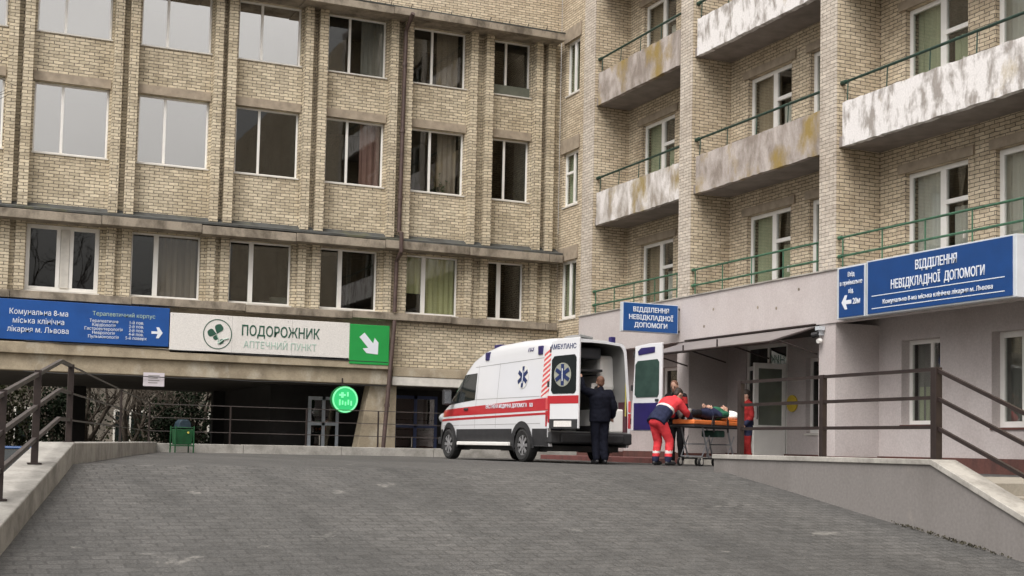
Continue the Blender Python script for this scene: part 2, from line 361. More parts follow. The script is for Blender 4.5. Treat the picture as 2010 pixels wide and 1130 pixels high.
def window(F, parent, u0, u1, z0, z1, w=.2, mull=(.36,), bars=(), fw=.055, frame='pvc', gl='glass', curtains=(), sill=True, mw=.07, thin=False, plant=None, flip=False, sillmat=None):
    """frame mesh (the part) with its pane, curtains and sill as sub-parts; fractions run along the view's left to right"""
    U = (lambda f: u0+(u1-u0)*f)
    lo, hi = (z0, z1)
    mb = MB(); fw2 = fw
    F.box(mb, U(0), U(0)+math.copysign(fw2, u1-u0), w, w+.07, lo, hi); F.box(mb, U(1)-math.copysign(fw2, u1-u0), U(1), w, w+.07, lo, hi)
    s = math.copysign(1, u1-u0)
    F.box(mb, U(0)+s*fw2, U(1)-s*fw2, w, w+.07, lo, lo+fw); F.box(mb, U(0)+s*fw2, U(1)-s*fw2, w, w+.07, hi-fw, hi)
    for f in mull: F.box(mb, U(f)-s*mw/2, U(f)+s*mw/2, w-.006, w+.064, lo+fw, hi-fw)
    for a, b, zf, hh in bars:
        zz = lo+(hi-lo)*zf; F.box(mb, U(a), U(b), w-.012, w+.058, zz-hh/2, zz+hh/2)
    fr = mb.build('window', M[frame], parent, bevel=.006)
    g = MB(); F.box(g, U(0)+s*.02, U(1)-s*.02, w+.03, w+.036, lo+.02, hi-.02); g.build('pane', M[gl], fr)
    for a, b, c, zf0, zf1 in curtains:
        cm = MB(); n = max(4, int(abs(u1-u0)*(b-a)/.05)); vs = []
        for i in range(n+1):
            uu = U(a+(b-a)*i/n); dep = w+.16+.03*math.sin(i*1.9+u0)
            vs += [F.p(uu, dep, lo+(hi-lo)*zf0), F.p(uu, dep, lo+(hi-lo)*zf1)]
        cm.add(vs, [(2*i, 2*i+2, 2*i+3, 2*i+1) for i in range(n)]); cm.build('curtain', M[c], fr, smooth=60)
    if sill:
        sm = MB(); F.box(sm, U(0)-s*.02, U(1)+s*.02, -.03, w+.01, lo-.045, lo-.008); sm.build('sill', M[sillmat or 'pvcd'], fr)
    if plant:
        pm = MB(); rnd = random.Random(int(u0*100))
        for k in range(60):
            uu = U(plant)+rnd.gauss(0, .16); zz = lo+.12+abs(rnd.gauss(0, .2)); ww = w+.11+rnd.uniform(-.03, .04); a = rnd.uniform(0, 6); d = .07
            p = Vector(F.p(uu, ww, zz)); q = Vector((math.cos(a), math.sin(a), rnd.uniform(-.6, .8)))*d; e = Vector((rnd.uniform(-1, 1), rnd.uniform(-1, 1), 1)).cross(q).normalized()*.03
            pm.add([p, p+q*.5+e, p+q, p+q*.5-e], [(0, 1, 2, 3)])
        pm.build('houseplant', M['leaf'], fr)
    return fr

def matt(m, sp=.08):
    m.node_tree.nodes['Principled BSDF'].inputs['Specular IOR Level'].default_value = sp; return m
M['leaf'] = plain('leaf_green', (.035, .075, .02), .6, 0, .5, 9)
M['leafd'] = plain('leaf_dark', (.009, .015, .007), .6, 0, .5, 4)
M['bark'] = plain('bark', (.06, .05, .04), .95, 0, .4, 9, .01)
M['hedge'] = plain('leaf_olive', (.022, .024, .011), .7, 0, .5, 5)

# ------------------------------------------------------------------ ground, ramp, kerbs, steps
def zr(y): return 0.0 if y >= 16.1 else max(-1.3, -(16.1-y)*.14)
def xl(y): return 1.74+.205*(y-17.36)
GZ = -1.3
mb = MB(); mb.add([(-300, -300, GZ-.004), (300, -300, GZ-.004), (300, 400, GZ-.004), (-300, 400, GZ-.004)], [(0, 1, 2, 3)])
tag(mb.build('ground', M['soil']), kind='structure')
mb = MB()
ys = [-12, -6, 0, 4, 6.8] + [7+i*.7 for i in range(14)] + [16.6, 17.36, 20, 24, 28, 33.7]
nx = 14; vs = []
for y in ys:
    a = xl(y) if y > 7 else xl(7)-2; b = 10.6 if y < 16.05 else 17.62
    for i in range(nx+1):
        x = a+(b-a)*i/nx; z = zr(y)
        if y < 6.9: z = GZ+.004
        if y in (16.6,): z = .0
        vs.append((x, y, z+.006*math.sin(x*1.7+y)*math.cos(y*.9)*(1 if y > 7 else 0)))
mb.add(vs, [(j*(nx+1)+i, j*(nx+1)+i+1, (j+1)*(nx+1)+i+1, (j+1)*(nx+1)+i) for j in range(len(ys)-1) for i in range(nx)])
tag(mb.build('ramp_pavement', M['asphalt'], smooth=40), kind='structure')
# landing and steps to the right of the ramp
mb = MB(); mb.box(10.82, 17.62, 12.0, 16.02, GZ, -.008); tag(mb.build('landing_pavement', M['pave']), kind='structure')
t = thing('concrete_steps', 'broad concrete steps going down behind the sloping ramp wall at right', 'steps', (14, 11, GZ))
mb = MB()
for k in range(8): mb.box(10.85, 17.62, 12.0-.36*(k+1), 12.0-.36*k, GZ, -.008-.15*(k+1))
mb.build('tread', M['pave'], t, bevel=.01)

def strip(pts_in, pts_out, top, bot, mat, name, parent):
    """a kerb: inner and outer plan lines with top and bottom heights"""
    mb = MB(); n = len(pts_in)
    vs = []
    for (a, b), (c, d), zt, zb in zip(pts_in, pts_out, top, bot): vs += [(a, b, zb), (a, b, zt), (c, d, zt), (c, d, zb)]
    fs = [(4*i+j, 4*i+(j+1) % 4, 4*i+4+(j+1) % 4, 4*i+4+j) for i in range(n-1) for j in range(4)]
    fs += [(0, 1, 2, 3), tuple(4*(n-1)+j for j in (3, 2, 1, 0))]
    mb.add(vs, fs); return mb.build(name, mat, parent, bevel=.015)

yy = [7, 8.5, 10, 11.5, 13, 14.5, 16.1, 18, 22, 26, 30, 33.5]
t = thing('kerb_wall', 'pale concrete kerb wall edging the ramp and far side of the paved platform', 'kerb wall', (2, 17.4, 0))
strip([(xl(y), y) for y in yy], [(xl(y)-.42, y) for y in yy], [zr(y)+.25 for y in yy], [GZ]*len(yy), M['kerb'], 'side_kerb', t)
mb = MB()
x0 = xl(33.5)-.42
for k in range(5):
    a = x0+k*2.6; b = min(a+2.59, 17.5); mb.box(a, b, 33.5, 33.88, GZ, .225+.006*(k % 2))
mb.build('far_kerb', M['kerb'], t, bevel=.015)

t = thing('ramp_wall', 'rendered grey brown retaining wall with pale coping along the right of the ramp', 'retaining wall', (10.65, 13, 0))
prof = [(16.45, .2), (11.85, .2), (9.0, -.97), (8.4, GZ), (8.4, GZ-.1), (16.45, GZ-.1)]
mb = MB(); mb.prism([(10.5, y, z) for y, z in prof], (.32, 0, 0)); mb.build('wall', M['wallc'], t)
cop = [(16.47, .2), (11.85, .2), (8.4, -1.215), (8.4, -1.14), (11.83, .265), (16.47, .265)]
mb = MB(); mb.prism([(10.475, y, z) for y, z in cop], (.37, 0, 0)); mb.build('coping', M['cope'], t, bevel=.008)

# railings -----------------------------------------------------------
def bar(mb, a, b, w, h=None):
    mb.tube([a, b], w*.7071, 4, sq=True)
t = thing('metal_railing', 'dark brown steel railing on the right ramp wall with three bars', 'railing', (10.65, 14, .26))
def rz_(y, h): return .265+h if y >= 11.85 else .265+h-(11.85-y)*.41
for k, (y, w) in enumerate(((16.0, .075), (14.08, .075), (11.95, .095), (9.4, .08))):
    b0 = .26 if y > 11.8 else -.74
    mb = MB(); mb.box(10.66-w/2, 10.66+w/2, y-w/2, y+w/2, b0, rz_(y, 1.075)); mb.box(10.66-w, 10.66+w, y-w, y+w, b0-.0, b0+.012); mb.build('post', M['rail'], t, bevel=.004)
for h in (1.05, .72, .375):
    mb = MB(); bar(mb, (10.66, 16.0, .265+h), (10.66, 11.9, .265+h), .042); bar(mb, (10.66, 11.95, .265+h), (10.66, 9.3, rz_(9.3, h)), .042)
    mb.build('rail', M['rail'], t)
t = thing('metal_railing', 'dark brown steel railing along the left kerb and far ledge of the platform', 'railing', (1.5, 17, .25))
def kc(y): return xl(y)-.21
path = [(kc(8.5), 8.5, zr(8.5)+.25), (kc(16.3), 16.3, .25), (kc(17.4), 17.4, .25), (kc(33.69), 33.69, .25), (17.2, 33.69, .23)]
posts = [(kc(y), y, zr(y)+.25) for y in (10.4, 12.45, 14.5, 17.3, 25.0)]+[(4.87, 33.69, .23), (6.9, 33.69, .23), (8.9, 33.69, .23), (10.88, 33.69, .23), (13.2, 33.69, .23), (15.4, 33.69, .23)]
for k, p in enumerate(posts):
    w = .035 if p[1] < 18 else .018
    mb = MB(); mb.box(p[0]-w, p[0]+w, p[1]-w, p[1]+w, p[2]-.01, p[2]+.98); mb.box(p[0]-w*2, p[0]+w*2, p[1]-w*2, p[1]+w*2, p[2]-.005, p[2]+.012); mb.build('post', M['rail'], t)
railg = plain('railing_worn_grey', (.06, .05, .047), .5, 0, .3, 10)
for h in (.96, .62, .28):
    mb = MB()
    for a, b in zip(path[:-1], path[1:]): bar(mb, (a[0], a[1], a[2]+h), (b[0], b[1], b[2]+h), .042 if a[1] < 17 else .019)
    mb.build('rail', railg, t)

# ------------------------------------------------------------------ building on the left (faces the camera)
L = thing('hospital_building', 'long tan brick hospital block on the left with ribbed pilasters and an open undercroft', 'building', (9, 37, GZ))
FL = Face('Y', 36.7)
BAYS = [(-.68, 1.25), (2.0, 3.93), (4.71, 6.64), (7.39, 9.22), (10.02, 11.81), (12.64, 14.37), (15.26, 16.55)]
ROWS = [(4.22, 6.0), (7.92, 9.85), (11.22, 12.95)]
ops = [(a+(-.05 if k == 0 else 0), b-(.1 if k == 0 else 0), c, d) for k, (c, d) in enumerate(ROWS) for a, b in BAYS]
wall_with_openings(FL, -1.5, 17.58, 3.95, 13.1, .38, ops, M['brickA'], 'brick_wall', L)
mb = MB(); mb.box(-1.5, 17.58, 36.7, 37.1, 13.1, 17.5); mb.build('attic_wall', M['brickB'], L)
mb = MB(); mb.box(12.2, 17.58, 36.62, 37.0, 2.62, 3.95); mb.build('brick_panel', M['brickA'], L)
mb = MB(); mb.box(-1.5, 12.2, 36.72, 37.0, 2.5, 3.95); mb.build('fascia_wall', M['beam'], L)
# pilaster ribs
for (a, b), (c, d) in zip(BAYS, BAYS[1:]+[(17.35, 18)]):
    for s, e in ((b+.05, b+.28), (c-.33, c-.08)):
        if s < -1: continue
        mb = MB(); mb.box(s, e, 36.42, 36.71, 6.42, 12.94); mb.box(s, e, 36.56, 36.71, 4.165, 6.02); mb.build('pilaster_rib', M['brickA'], L)
# concrete lintels
for a, b in BAYS:
    mb = MB(); mb.box(a-.04, b+.02, 36.66, 36.72, 9.85, 10.1); mb.build('lintel', M['lintel'], L)
# cornices in short precast lengths
rnd = random.Random(3)
def cornice(z0, z1, y0, x1, seg, name, mat):
    mb = MB(); x = -1.5
    while x < x1:
        e = min(x+seg, x1); dz = rnd.uniform(-.02, .02); mb.box(x, e-.012, y0+rnd.uniform(-.015, .015), 36.74, z0+dz, z1+dz); x = e
    mb.build(name, mat, L, bevel=.012)
cornice(6.02, 6.26, 36.12, 17.5, 2.65, 'cornice', M['concrete'])
mb = MB(); mb.prism([(-1.5, 36.13, 6.275), (-1.5, 36.69, 6.275), (-1.5, 36.69, 6.54), (-1.5, 36.50, 6.42), (-1.5, 36.13, 6.33)], (19.0, 0, 0)); mb.build('flashing', M['flashing'], L)
cornice(12.93, 13.14, 35.9, 17.35, 2.65, 'roof_cornice', M['concrete'])
mb = MB(); mb.prism([(-1.5, 35.92, 13.16), (-1.5, 36.69, 13.16), (-1.5, 36.69, 13.34), (-1.5, 35.92, 13.20)], (18.85, 0, 0)); mb.build('flashing', M['flashing'], L)
mb = MB()
for k in range(14):
    x = 8.5+k*.63; mb.tube([(x, 35.95, 13.18), (x+.02, 35.9, 13.30)], .012, 5)
mb.build('roof_clip', M['rail'], L)
cornice(3.955, 4.165, 36.44, 17.5, 3.1, 'sill_band', M['concrete'])
# beam over the undercroft
mb = MB(); mb.box(-1.5, 12.16, 36.40, 36.98, 2.50, 2.80); mb.build('ledge', M['beam'], L, bevel=.02)
mb = MB(); mb.box(-1.5, 12.16, 36.52, 36.97, 2.06, 2.496); mb.build('beam', M['beam'], L, bevel=.015)
mb = MB(); mb.box(12.2, 17.58, 36.5, 36.97, 2.32, 2.60); mb.build('ledge', M['beam'], L, bevel=.02)
mb = MB(); mb.box(12.2, 17.58, 36.52, 36.96, 2.06, 2.316); mb.build('white_beam', M['pvcd'], L, bevel=.01)
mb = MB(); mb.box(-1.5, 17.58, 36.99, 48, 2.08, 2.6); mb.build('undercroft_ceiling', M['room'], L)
# undercroft walls, doors, columns
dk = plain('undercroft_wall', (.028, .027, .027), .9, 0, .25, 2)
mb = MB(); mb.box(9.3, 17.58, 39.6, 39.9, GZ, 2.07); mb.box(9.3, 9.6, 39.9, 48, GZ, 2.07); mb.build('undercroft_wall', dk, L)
mb = MB(); mb.prism([(11.58, 36.72, 2.04), (12.4, 36.72, 2.04), (12.4, 36.72, GZ), (10.95, 36.72, GZ)], (0, .55, 0)); mb.build('column', M['beam'], L, bevel=.02)
for x in (-.8, 4.2, 8.9):
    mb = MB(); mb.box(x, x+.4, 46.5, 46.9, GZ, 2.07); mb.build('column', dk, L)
dblue = plain('door_pale_blue', (.50, .56, .63), .5, 0, .12, 4)
def shopdoor(x0, x1, y, z0, z1, nm, mat):
    mb = MB()
    for a, b, c, d in ((x0, x0+.09, z0, z1), (x1-.09, x1, z0, z1), ((x0+x1)/2-.05, (x0+x1)/2+.05, z0, z1), (x0+.09, x1-.09, z1-.1, z1), (x0+.09, x1-.09, z0, z0+.62), (x0+.09, x1-.09, z0+1.55, z0+1.66)): mb.box(a, b, y, y+.06, c, d)
    f = mb.build(nm, mat, L); g = MB(); g.box(x0+.05, x1-.05, y+.02, y+.03, z0+.1, z1-.05); g.build('pane', M['glassd'], f)
    h = MB(); h.tube([((x0+x1)/2-.12, y-.05, z0+.95), ((x0+x1)/2-.12, y-.05, z0+1.25)], .015, 6); h.build('handle', M['sign_metal'] if 'sign_metal' in M else M['pvcd'], f)
shopdoor(10.25, 11.2, 38.6, -.7, 1.72, 'door', dblue)
shopdoor(12.95, 14.4, 38.6, -.7, 1.85, 'door', plain('door_dark_blue', (.03, .05, .13), .5, 0, .15, 4))
mb = MB(); mb.box(9.3, 12.3, 38.66, 39.6, GZ, -.7); mb.box(12.6, 17.5, 38.66, 39.6, GZ, -.7); mb.build('door_step', dk, L)
# rooms behind the glass: floors and back walls keep the insides dark
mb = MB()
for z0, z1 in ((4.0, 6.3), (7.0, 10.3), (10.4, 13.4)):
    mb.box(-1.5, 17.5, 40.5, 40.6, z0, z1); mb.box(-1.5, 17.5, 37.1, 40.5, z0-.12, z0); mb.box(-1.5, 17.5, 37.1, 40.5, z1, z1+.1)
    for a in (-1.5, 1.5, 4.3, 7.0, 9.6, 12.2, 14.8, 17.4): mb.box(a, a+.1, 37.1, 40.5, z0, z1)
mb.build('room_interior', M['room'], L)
# windows row by row
cw = {(1, 4): [(.62, .98, 'c_pink', 0, 1)], (1, 5): [(.55, .9, 'c_brown', 0, 1)], (1, 6): [(.7, 1, 'c_grey', 0, 1)],
      (2, 4): [(.6, 1, 'c_grey', 0, 1)], (2, 5): [(.5, .9, 'c_brown', 0, 1)], (0, 2): [(.40, 1, 'c_brown', 0, 1)],
      (0, 5): [(.01, .36, 'c_blind', .36, 1), (.38, .99, 'c_blind', .04, 1)], (0, 4): [(.5, .58, 'c_grey', 0, 1)]}
for r, (z0, z1) in enumerate(ROWS):
    for k, (a, b) in enumerate(BAYS):
        if k == 0 and r == 0: continue
        u0, u1 = (a-.05, b-.1) if r == 0 else (a, b)
        kw = dict(curtains=cw.get((r, k), []), w=.16)
        if r == 0 and k == 1: kw.update(mull=(.44, .62), bars=(), fw=.11, mw=.10)
        elif r == 0: kw.update(mull=(.36,), fw=.05, mw=.13)
        else: kw.update(mull=(.38,), fw=.05, mw=.07)
        if (r, k) in ((1, 0), (1, 1), (1, 2), (2, 0), (2, 1), (2, 2), (2, 3)): kw['gl'] = 'glassm'
        if (r, k) in ((0, 5), (0, 2), (1, 4), (1, 5), (2, 5), (2, 4), (2, 6)): kw['gl'] = 'glassc'
        if (r, k) in ((1, 5), (1, 6)): kw['plant'] = .6
        if (r, k) == (1, 3): kw['plant'] = .15
        f = window(FL, L, u0, u1, z0+.005, z1-.005, **kw)
        if r == 0 and k == 1:
            m2 = MB(); m2.box(u0+(u1-u0)*.47, u0+(u1-u0)*.59, 36.83, 36.9, z0+.1, z1-.1); m2.build('mullion_post', M['pvcd'], f)
        if (r, k) == (2, 6):
            m2 = MB(); m2.box(a, b, 36.80, 36.85, z0, z0+.32); m2.build('lower_panel', plain('panel_grey_green', (.13, .14, .11), .8), f)
        if (r, k) == (0, 3):
            m2 = MB(); m2.box(u1-.5, u1-.06, 36.93, 37.2, z0+.05, z0+.25); m2.box(.4*u0+.6*u1-.1, .4*u0+.6*u1+.3, 36.93, 37.1, z0+.05, z0+.12); m2.build('boxes_on_sill', M['pvcd'], f)

# drainpipes, signs on that building ------------------------------------
def drain(pts, label):
    o = thing('drainpipe', label, 'drainpipe', pts[-1])
    mb = MB(); mb.tube(pts, .065, 10); mb.build('pipe', M['pipe'], o, smooth=40)
    for k in range(len(pts)-1):
        a, b = Vector(pts[k]), Vector(pts[k+1])
        if (b-a).length < 1.5: continue
        n = int((b-a).length/1.9)
        for i in range(n):
            p = a+(b-a)*(i+.5)/n; m2 = MB(); m2.tube([p-Vector((0, 0, .05)), p+Vector((0, 0, .05))], .082, 10); m2.box(p.x-.015, p.x+.015, p.y, p.y+.2, p.z-.015, p.z+.015); m2.build('bracket', M['pipe'], o)
drain([(12.30, 35.82, 13.0), (12.27, 36.34, 12.6), (12.22, 36.36, 6.6), (12.2, 36.05, 6.5), (12.2, 36.04, 5.95), (12.19, 36.42, 5.7), (12.17, 36.42, 4.2)], 'long brown drainpipe running down the brick wall between pilasters from roof cornice')
drain([(12.17, 36.38, 3.95), (12.07, 36.36, 2.6), (11.93, 36.40, .3), (11.9, 36.4, -1.2)], 'short brown drainpipe beside the green arrow end of the pharmacy sign')

def S(x, y, z): return Matrix.Translation((x, y, z)) @ ROT_S
o = thing('direction_sign', 'long blue hospital direction sign with white lettering and right arrow, left of white sign', 'sign', (3.3, 36.45, 2.85))
mb = MB(); mb.box(-.2, 5.70, 36.40, 36.52, 2.85, 3.91); mb.build('panel', M['s_blue2'], o, bevel=.01)
text('Комунальна 8-ма\nміська клінічна\nлікарня м. Львова', .205, S(2.33, 36.396, 3.52), M['t_white'], o, xs=.86, bold=0, spacing=1.12)
text('Терапевтичний корпус', .155, S(4.5, 36.396, 3.60), M['t_grey'], o, xs=.95)
text('Терапевтичне\nКардіологія\nГастроентерологія\nНеврологія\nПульмонологія', .115, S(3.98, 36.396, 3.42), M['t_white'], o, xs=.95, spacing=.92)
text('1-й пов.\n2-й пов.\n3-й пов.\n4-й пов.\n5-й поверх', .115, S(4.83, 36.396, 3.42), M['t_white'], o, xs=.95, spacing=.92)
def arrow(c, L_, W, sh, ang, mat, parent, frame, local=False):
    """block arrow in a sign's plane; frame maps (a, b) in the plane to 3D"""
    p = [(-L_/2, -sh), (L_*.05, -sh), (-.08*L_, -W), (L_*.16, -W), (L_/2, 0), (L_*.16, W), (-.08*L_, W), (L_*.05, sh), (-L_/2, sh)]
    ca, sa = math.cos(ang), math.sin(ang)
    q = [(c[0]+x*ca-y*sa, c[1]+x*sa+y*ca) for x, y in p]
    mb = MB(); mb.prism([frame(a, b, 0) for a, b in q], Vector(frame(0, 0, .006))-Vector(frame(0, 0, 0))); mb.build('arrow', mat, parent)
arrow((5.38, 3.22), .30, .15, .035, 0, M['t_white'], o, lambda a, b, d: (a, 36.392+d, b))
o = thing('pharmacy_sign', 'long white pharmacy fascia sign with green leaf emblem and green arrow end', 'sign', (8.85, 36.45, 2.7))
mb = MB(); mb.box(5.72, 10.82, 36.40, 36.53, 2.70, 3.80); mb.build('white_panel', M['s_white'], o, bevel=.01)
mb = MB(); mb.box(10.822, 12.02, 36.38, 36.53, 2.62, 3.78); mb.build('green_panel', M['s_green'], o, bevel=.01)
text('ПОДОРОЖНИК', .40, S(8.80, 36.396, 3.28), M['t_dark'], o, xs=.745, bold=.006)
text('АПТЕЧНИЙ ПУНКТ', .27, S(8.80, 36.396, 2.93), M['t_grey'], o, xs=.84, bold=.001)
arrow((11.43, 3.2), .74, .24, .10, R(-48), M['t_white'], o, lambda a, b, d: (a, 36.372+d, b))
mb = MB()
n = 40
for i in range(n):   # ring
    a0, a1 = 2*math.pi*i/n, 2*math.pi*(i+1)/n
    mb.prism([(7.02+math.cos(a)*r*.95, 36.393, 3.27+math.sin(a)*r) for a, r in ((a0, .42), (a1, .42), (a1, .395), (a0, .395))], (0, .005, 0))
mb.build('emblem_ring', M['t_dark'], o)
mb = MB()
def leaf(cx, cz, ang, ln, w):
    p = []
    for i in range(14):
        tt = i/13; p.append((tt*ln, w*math.sin(math.pi*tt**1.5)**.8 if 0 < tt < 1 else 0.0))
    p += [(x, -y) for x, y in p[-2:0:-1]]
    ca, sa = math.cos(ang), math.sin(ang)
    mb.prism([(cx+x*ca-y*sa, 36.392, cz+x*sa+y*ca) for x, y in p], (0, .005, 0))
for a, ln, w in ((72, .30, .12), (168, .27, .11)): leaf(7.0, 3.27, R(a), ln, w)
leaf(6.99, 3.26, R(255), .16, .07)
leaf(7.08, 2.97, R(60), .2, .06)
mb.build('emblem_leaves', M['t_dark'], o)
mb = MB(); mb.tube([(7.05, 36.39, 3.02), (7.18, 36.39, 3.12), (7.33, 36.39, 3.17)], .018, 6); mb.tube([(7.0, 36.39, 3.25), (7.05, 36.39, 3.12), (7.04, 36.39, 3.0)], .014, 6); mb.build('emblem_stem', M['t_grey'], o)
o = thing('paper_notice', 'white paper notice hanging under the concrete beam over the dark opening', 'notice', (5.35, 36.44, 1.78))
mb = MB(); mb.box(5.07, 5.63, 36.46, 36.48, 1.76, 2.13); mb.build('sheet', plain('paper', (.60, .56, .60), .8, 0, .05, 3), o)
mb = MB()
for k in range(4): mb.box(5.2, 5.5-.05*(k % 2), 36.456, 36.459, 2.04-.065*k, 2.06-.065*k)
mb.build('print', M['c_grey'], o)
o = thing('round_sign', 'round glowing green pharmacy sign hanging in front of the dark undercroft', 'sign', (10.67, 36.3, 1.57))
mb = MB(); mb.tube([(10.67, 36.20, 1.57), (10.67, 36.34, 1.57)], .40, 36); mb.build('rim', M['dkgreen'], o, smooth=30)
mb = MB(); mb.tube([(10.67, 36.17, 1.57), (10.67, 36.205, 1.57)], .375, 36); mb.build('face', M['lit'], o, smooth=30)
mb = MB()
for i in range(36):
    a0, a1 = 2*math.pi*i/36, 2*math.pi*(i+1)/36
    mb.prism([(10.67+math.cos(a)*r, 36.162, 1.57+math.sin(a)*r) for a, r in ((a0, .375), (a1, .375), (a1, .33), (a0, .33))], (0, .006, 0))
for k in range(5):
    x = 10.49+.085*k; mb.box(x, x+.045, 36.16, 36.168, 1.40+.02*(k % 2), 1.57-.03*(k % 3))
mb.box(10.55, 10.62, 36.16, 36.168, 1.62, 1.78); mb.box(10.49, 10.68, 36.161, 36.1675, 1.67, 1.73); mb.box(10.72, 10.77, 36.16, 36.168, 1.66, 1.79)
mb.build('lit_marks', M['litw'], o)
mb = MB(); mb.box(10.65, 10.69, 36.25, 36.5, 1.93, 1.99); mb.box(10.65, 10.69, 36.5, 36.54, 1.9, 2.2); mb.build('bracket', M['rail'], o)

# ------------------------------------------------------------------ building on the right (balconies)
W = thing('hospital_wing', 'tan brick hospital wing on the right with peeling balconies over a lavender ground floor', 'building', (17.5, 24, GZ))
FB = Face('X', 17.6)
CO = [32.2, 27.0, 21.4]              # far (left) ends of the three recesses
DK = [3.4, 6.75, 10.13, 13.5]        # balcony floor heights
ops = []
for yl in CO:
    for d in DK: ops += [(yl-2.52, yl-.78, d+.12, d+2.56), (yl-4.9, yl-3.22, d+.12, d+2.56)]
sidew = [(35.4, 36.32, 11.3, 13.0), (35.4, 36.42, 7.8, 9.5), (35.4, 36.5, 4.3, 6.1)]
ops += sidew
wall_with_openings(FB, 15.8, 36.72, 3.4, 19, .35, ops, M['brickB'], 'brick_wall', W)
gops = [(19.62, 20.72, .92, 2.6), (16.6, 18.28, .85, 2.6), (24.55, 26.2, .18, 2.82), (22.6, 23.86, .75, 2.42), (28.5, 30.2, .9, 2.5)]
wall_with_openings(Face('X', 17.595), 15.8, 36.72, -.05, 3.39, .345, gops, M['plaster'], 'plaster_wall', W)
mb = MB(); mb.box(16.5, 24, -8, 15.75, GZ, 19); mb.build('end_wall', M['brickB'], W)
for a, b in ((32.2, 32.87), (27.0, 27.55), (21.4, 21.94), (15.8, 16.3)):
    mb = MB(); mb.box(16.5, 17.61, a, b, 4.03, 19, 0); mb.box(16.484, 16.499, a-.002, b+.002, 4.055, 19, 1); mb.build('pier', [M['brickB'], M['brickC']], W)
    mb = MB(); mb.box(16.5, 17.6, a, b, -.05, 2.95); mb.build('plaster_pier', M['plaster'], W)
mb = MB(); mb.box(16.47, 16.66, 15.8, 32.9, 2.95, 4.02); mb.box(16.66, 17.6, 32.7, 32.9, 2.95, 4.02); mb.build('plaster_band', M['plaster'], W)
for y, z in ((25.9, 3.62), (26.3, 3.25), (24.1, 3.50), (23.4, 3.42), (22.6, 3.75), (28.6, 3.3)):
    mb = MB(); mb.tube([(16.466, y, z), (16.472, y, z)], .035, 9); mb.build('wall_chip', M['concrete'], W)
mb = MB(); mb.box(16.44, 16.7, 15.8, 32.92, 4.022, 4.05); mb.build('band_capping', M['cope'], W)
mb = MB(); mb.box(16.66, 17.6, 15.8, 32.7, 3.2, 3.38); mb.build('lower_slab', M['soffit'], W)
mb = MB(); mb.box(17.555, 17.6, 15.8, 36.7, -.05, .28)
for a, b in ((32.2, 32.87), (27.0, 27.55), (21.4, 21.94), (15.8, 16.3)): mb.box(16.47, 17.556, a-.03, b+.03, -.05, .26)
mb.build('plinth', M['plinth'], W)
parm = {(0, 1): 'parM', (0, 2): 'parG', (1, 1): 'parG', (1, 2): 'parW', (2, 1): 'parW', (2, 2): 'parW', (0, 3): 'parM', (1, 3): 'parW', (2, 3): 'parW'}
GRN = M['green']
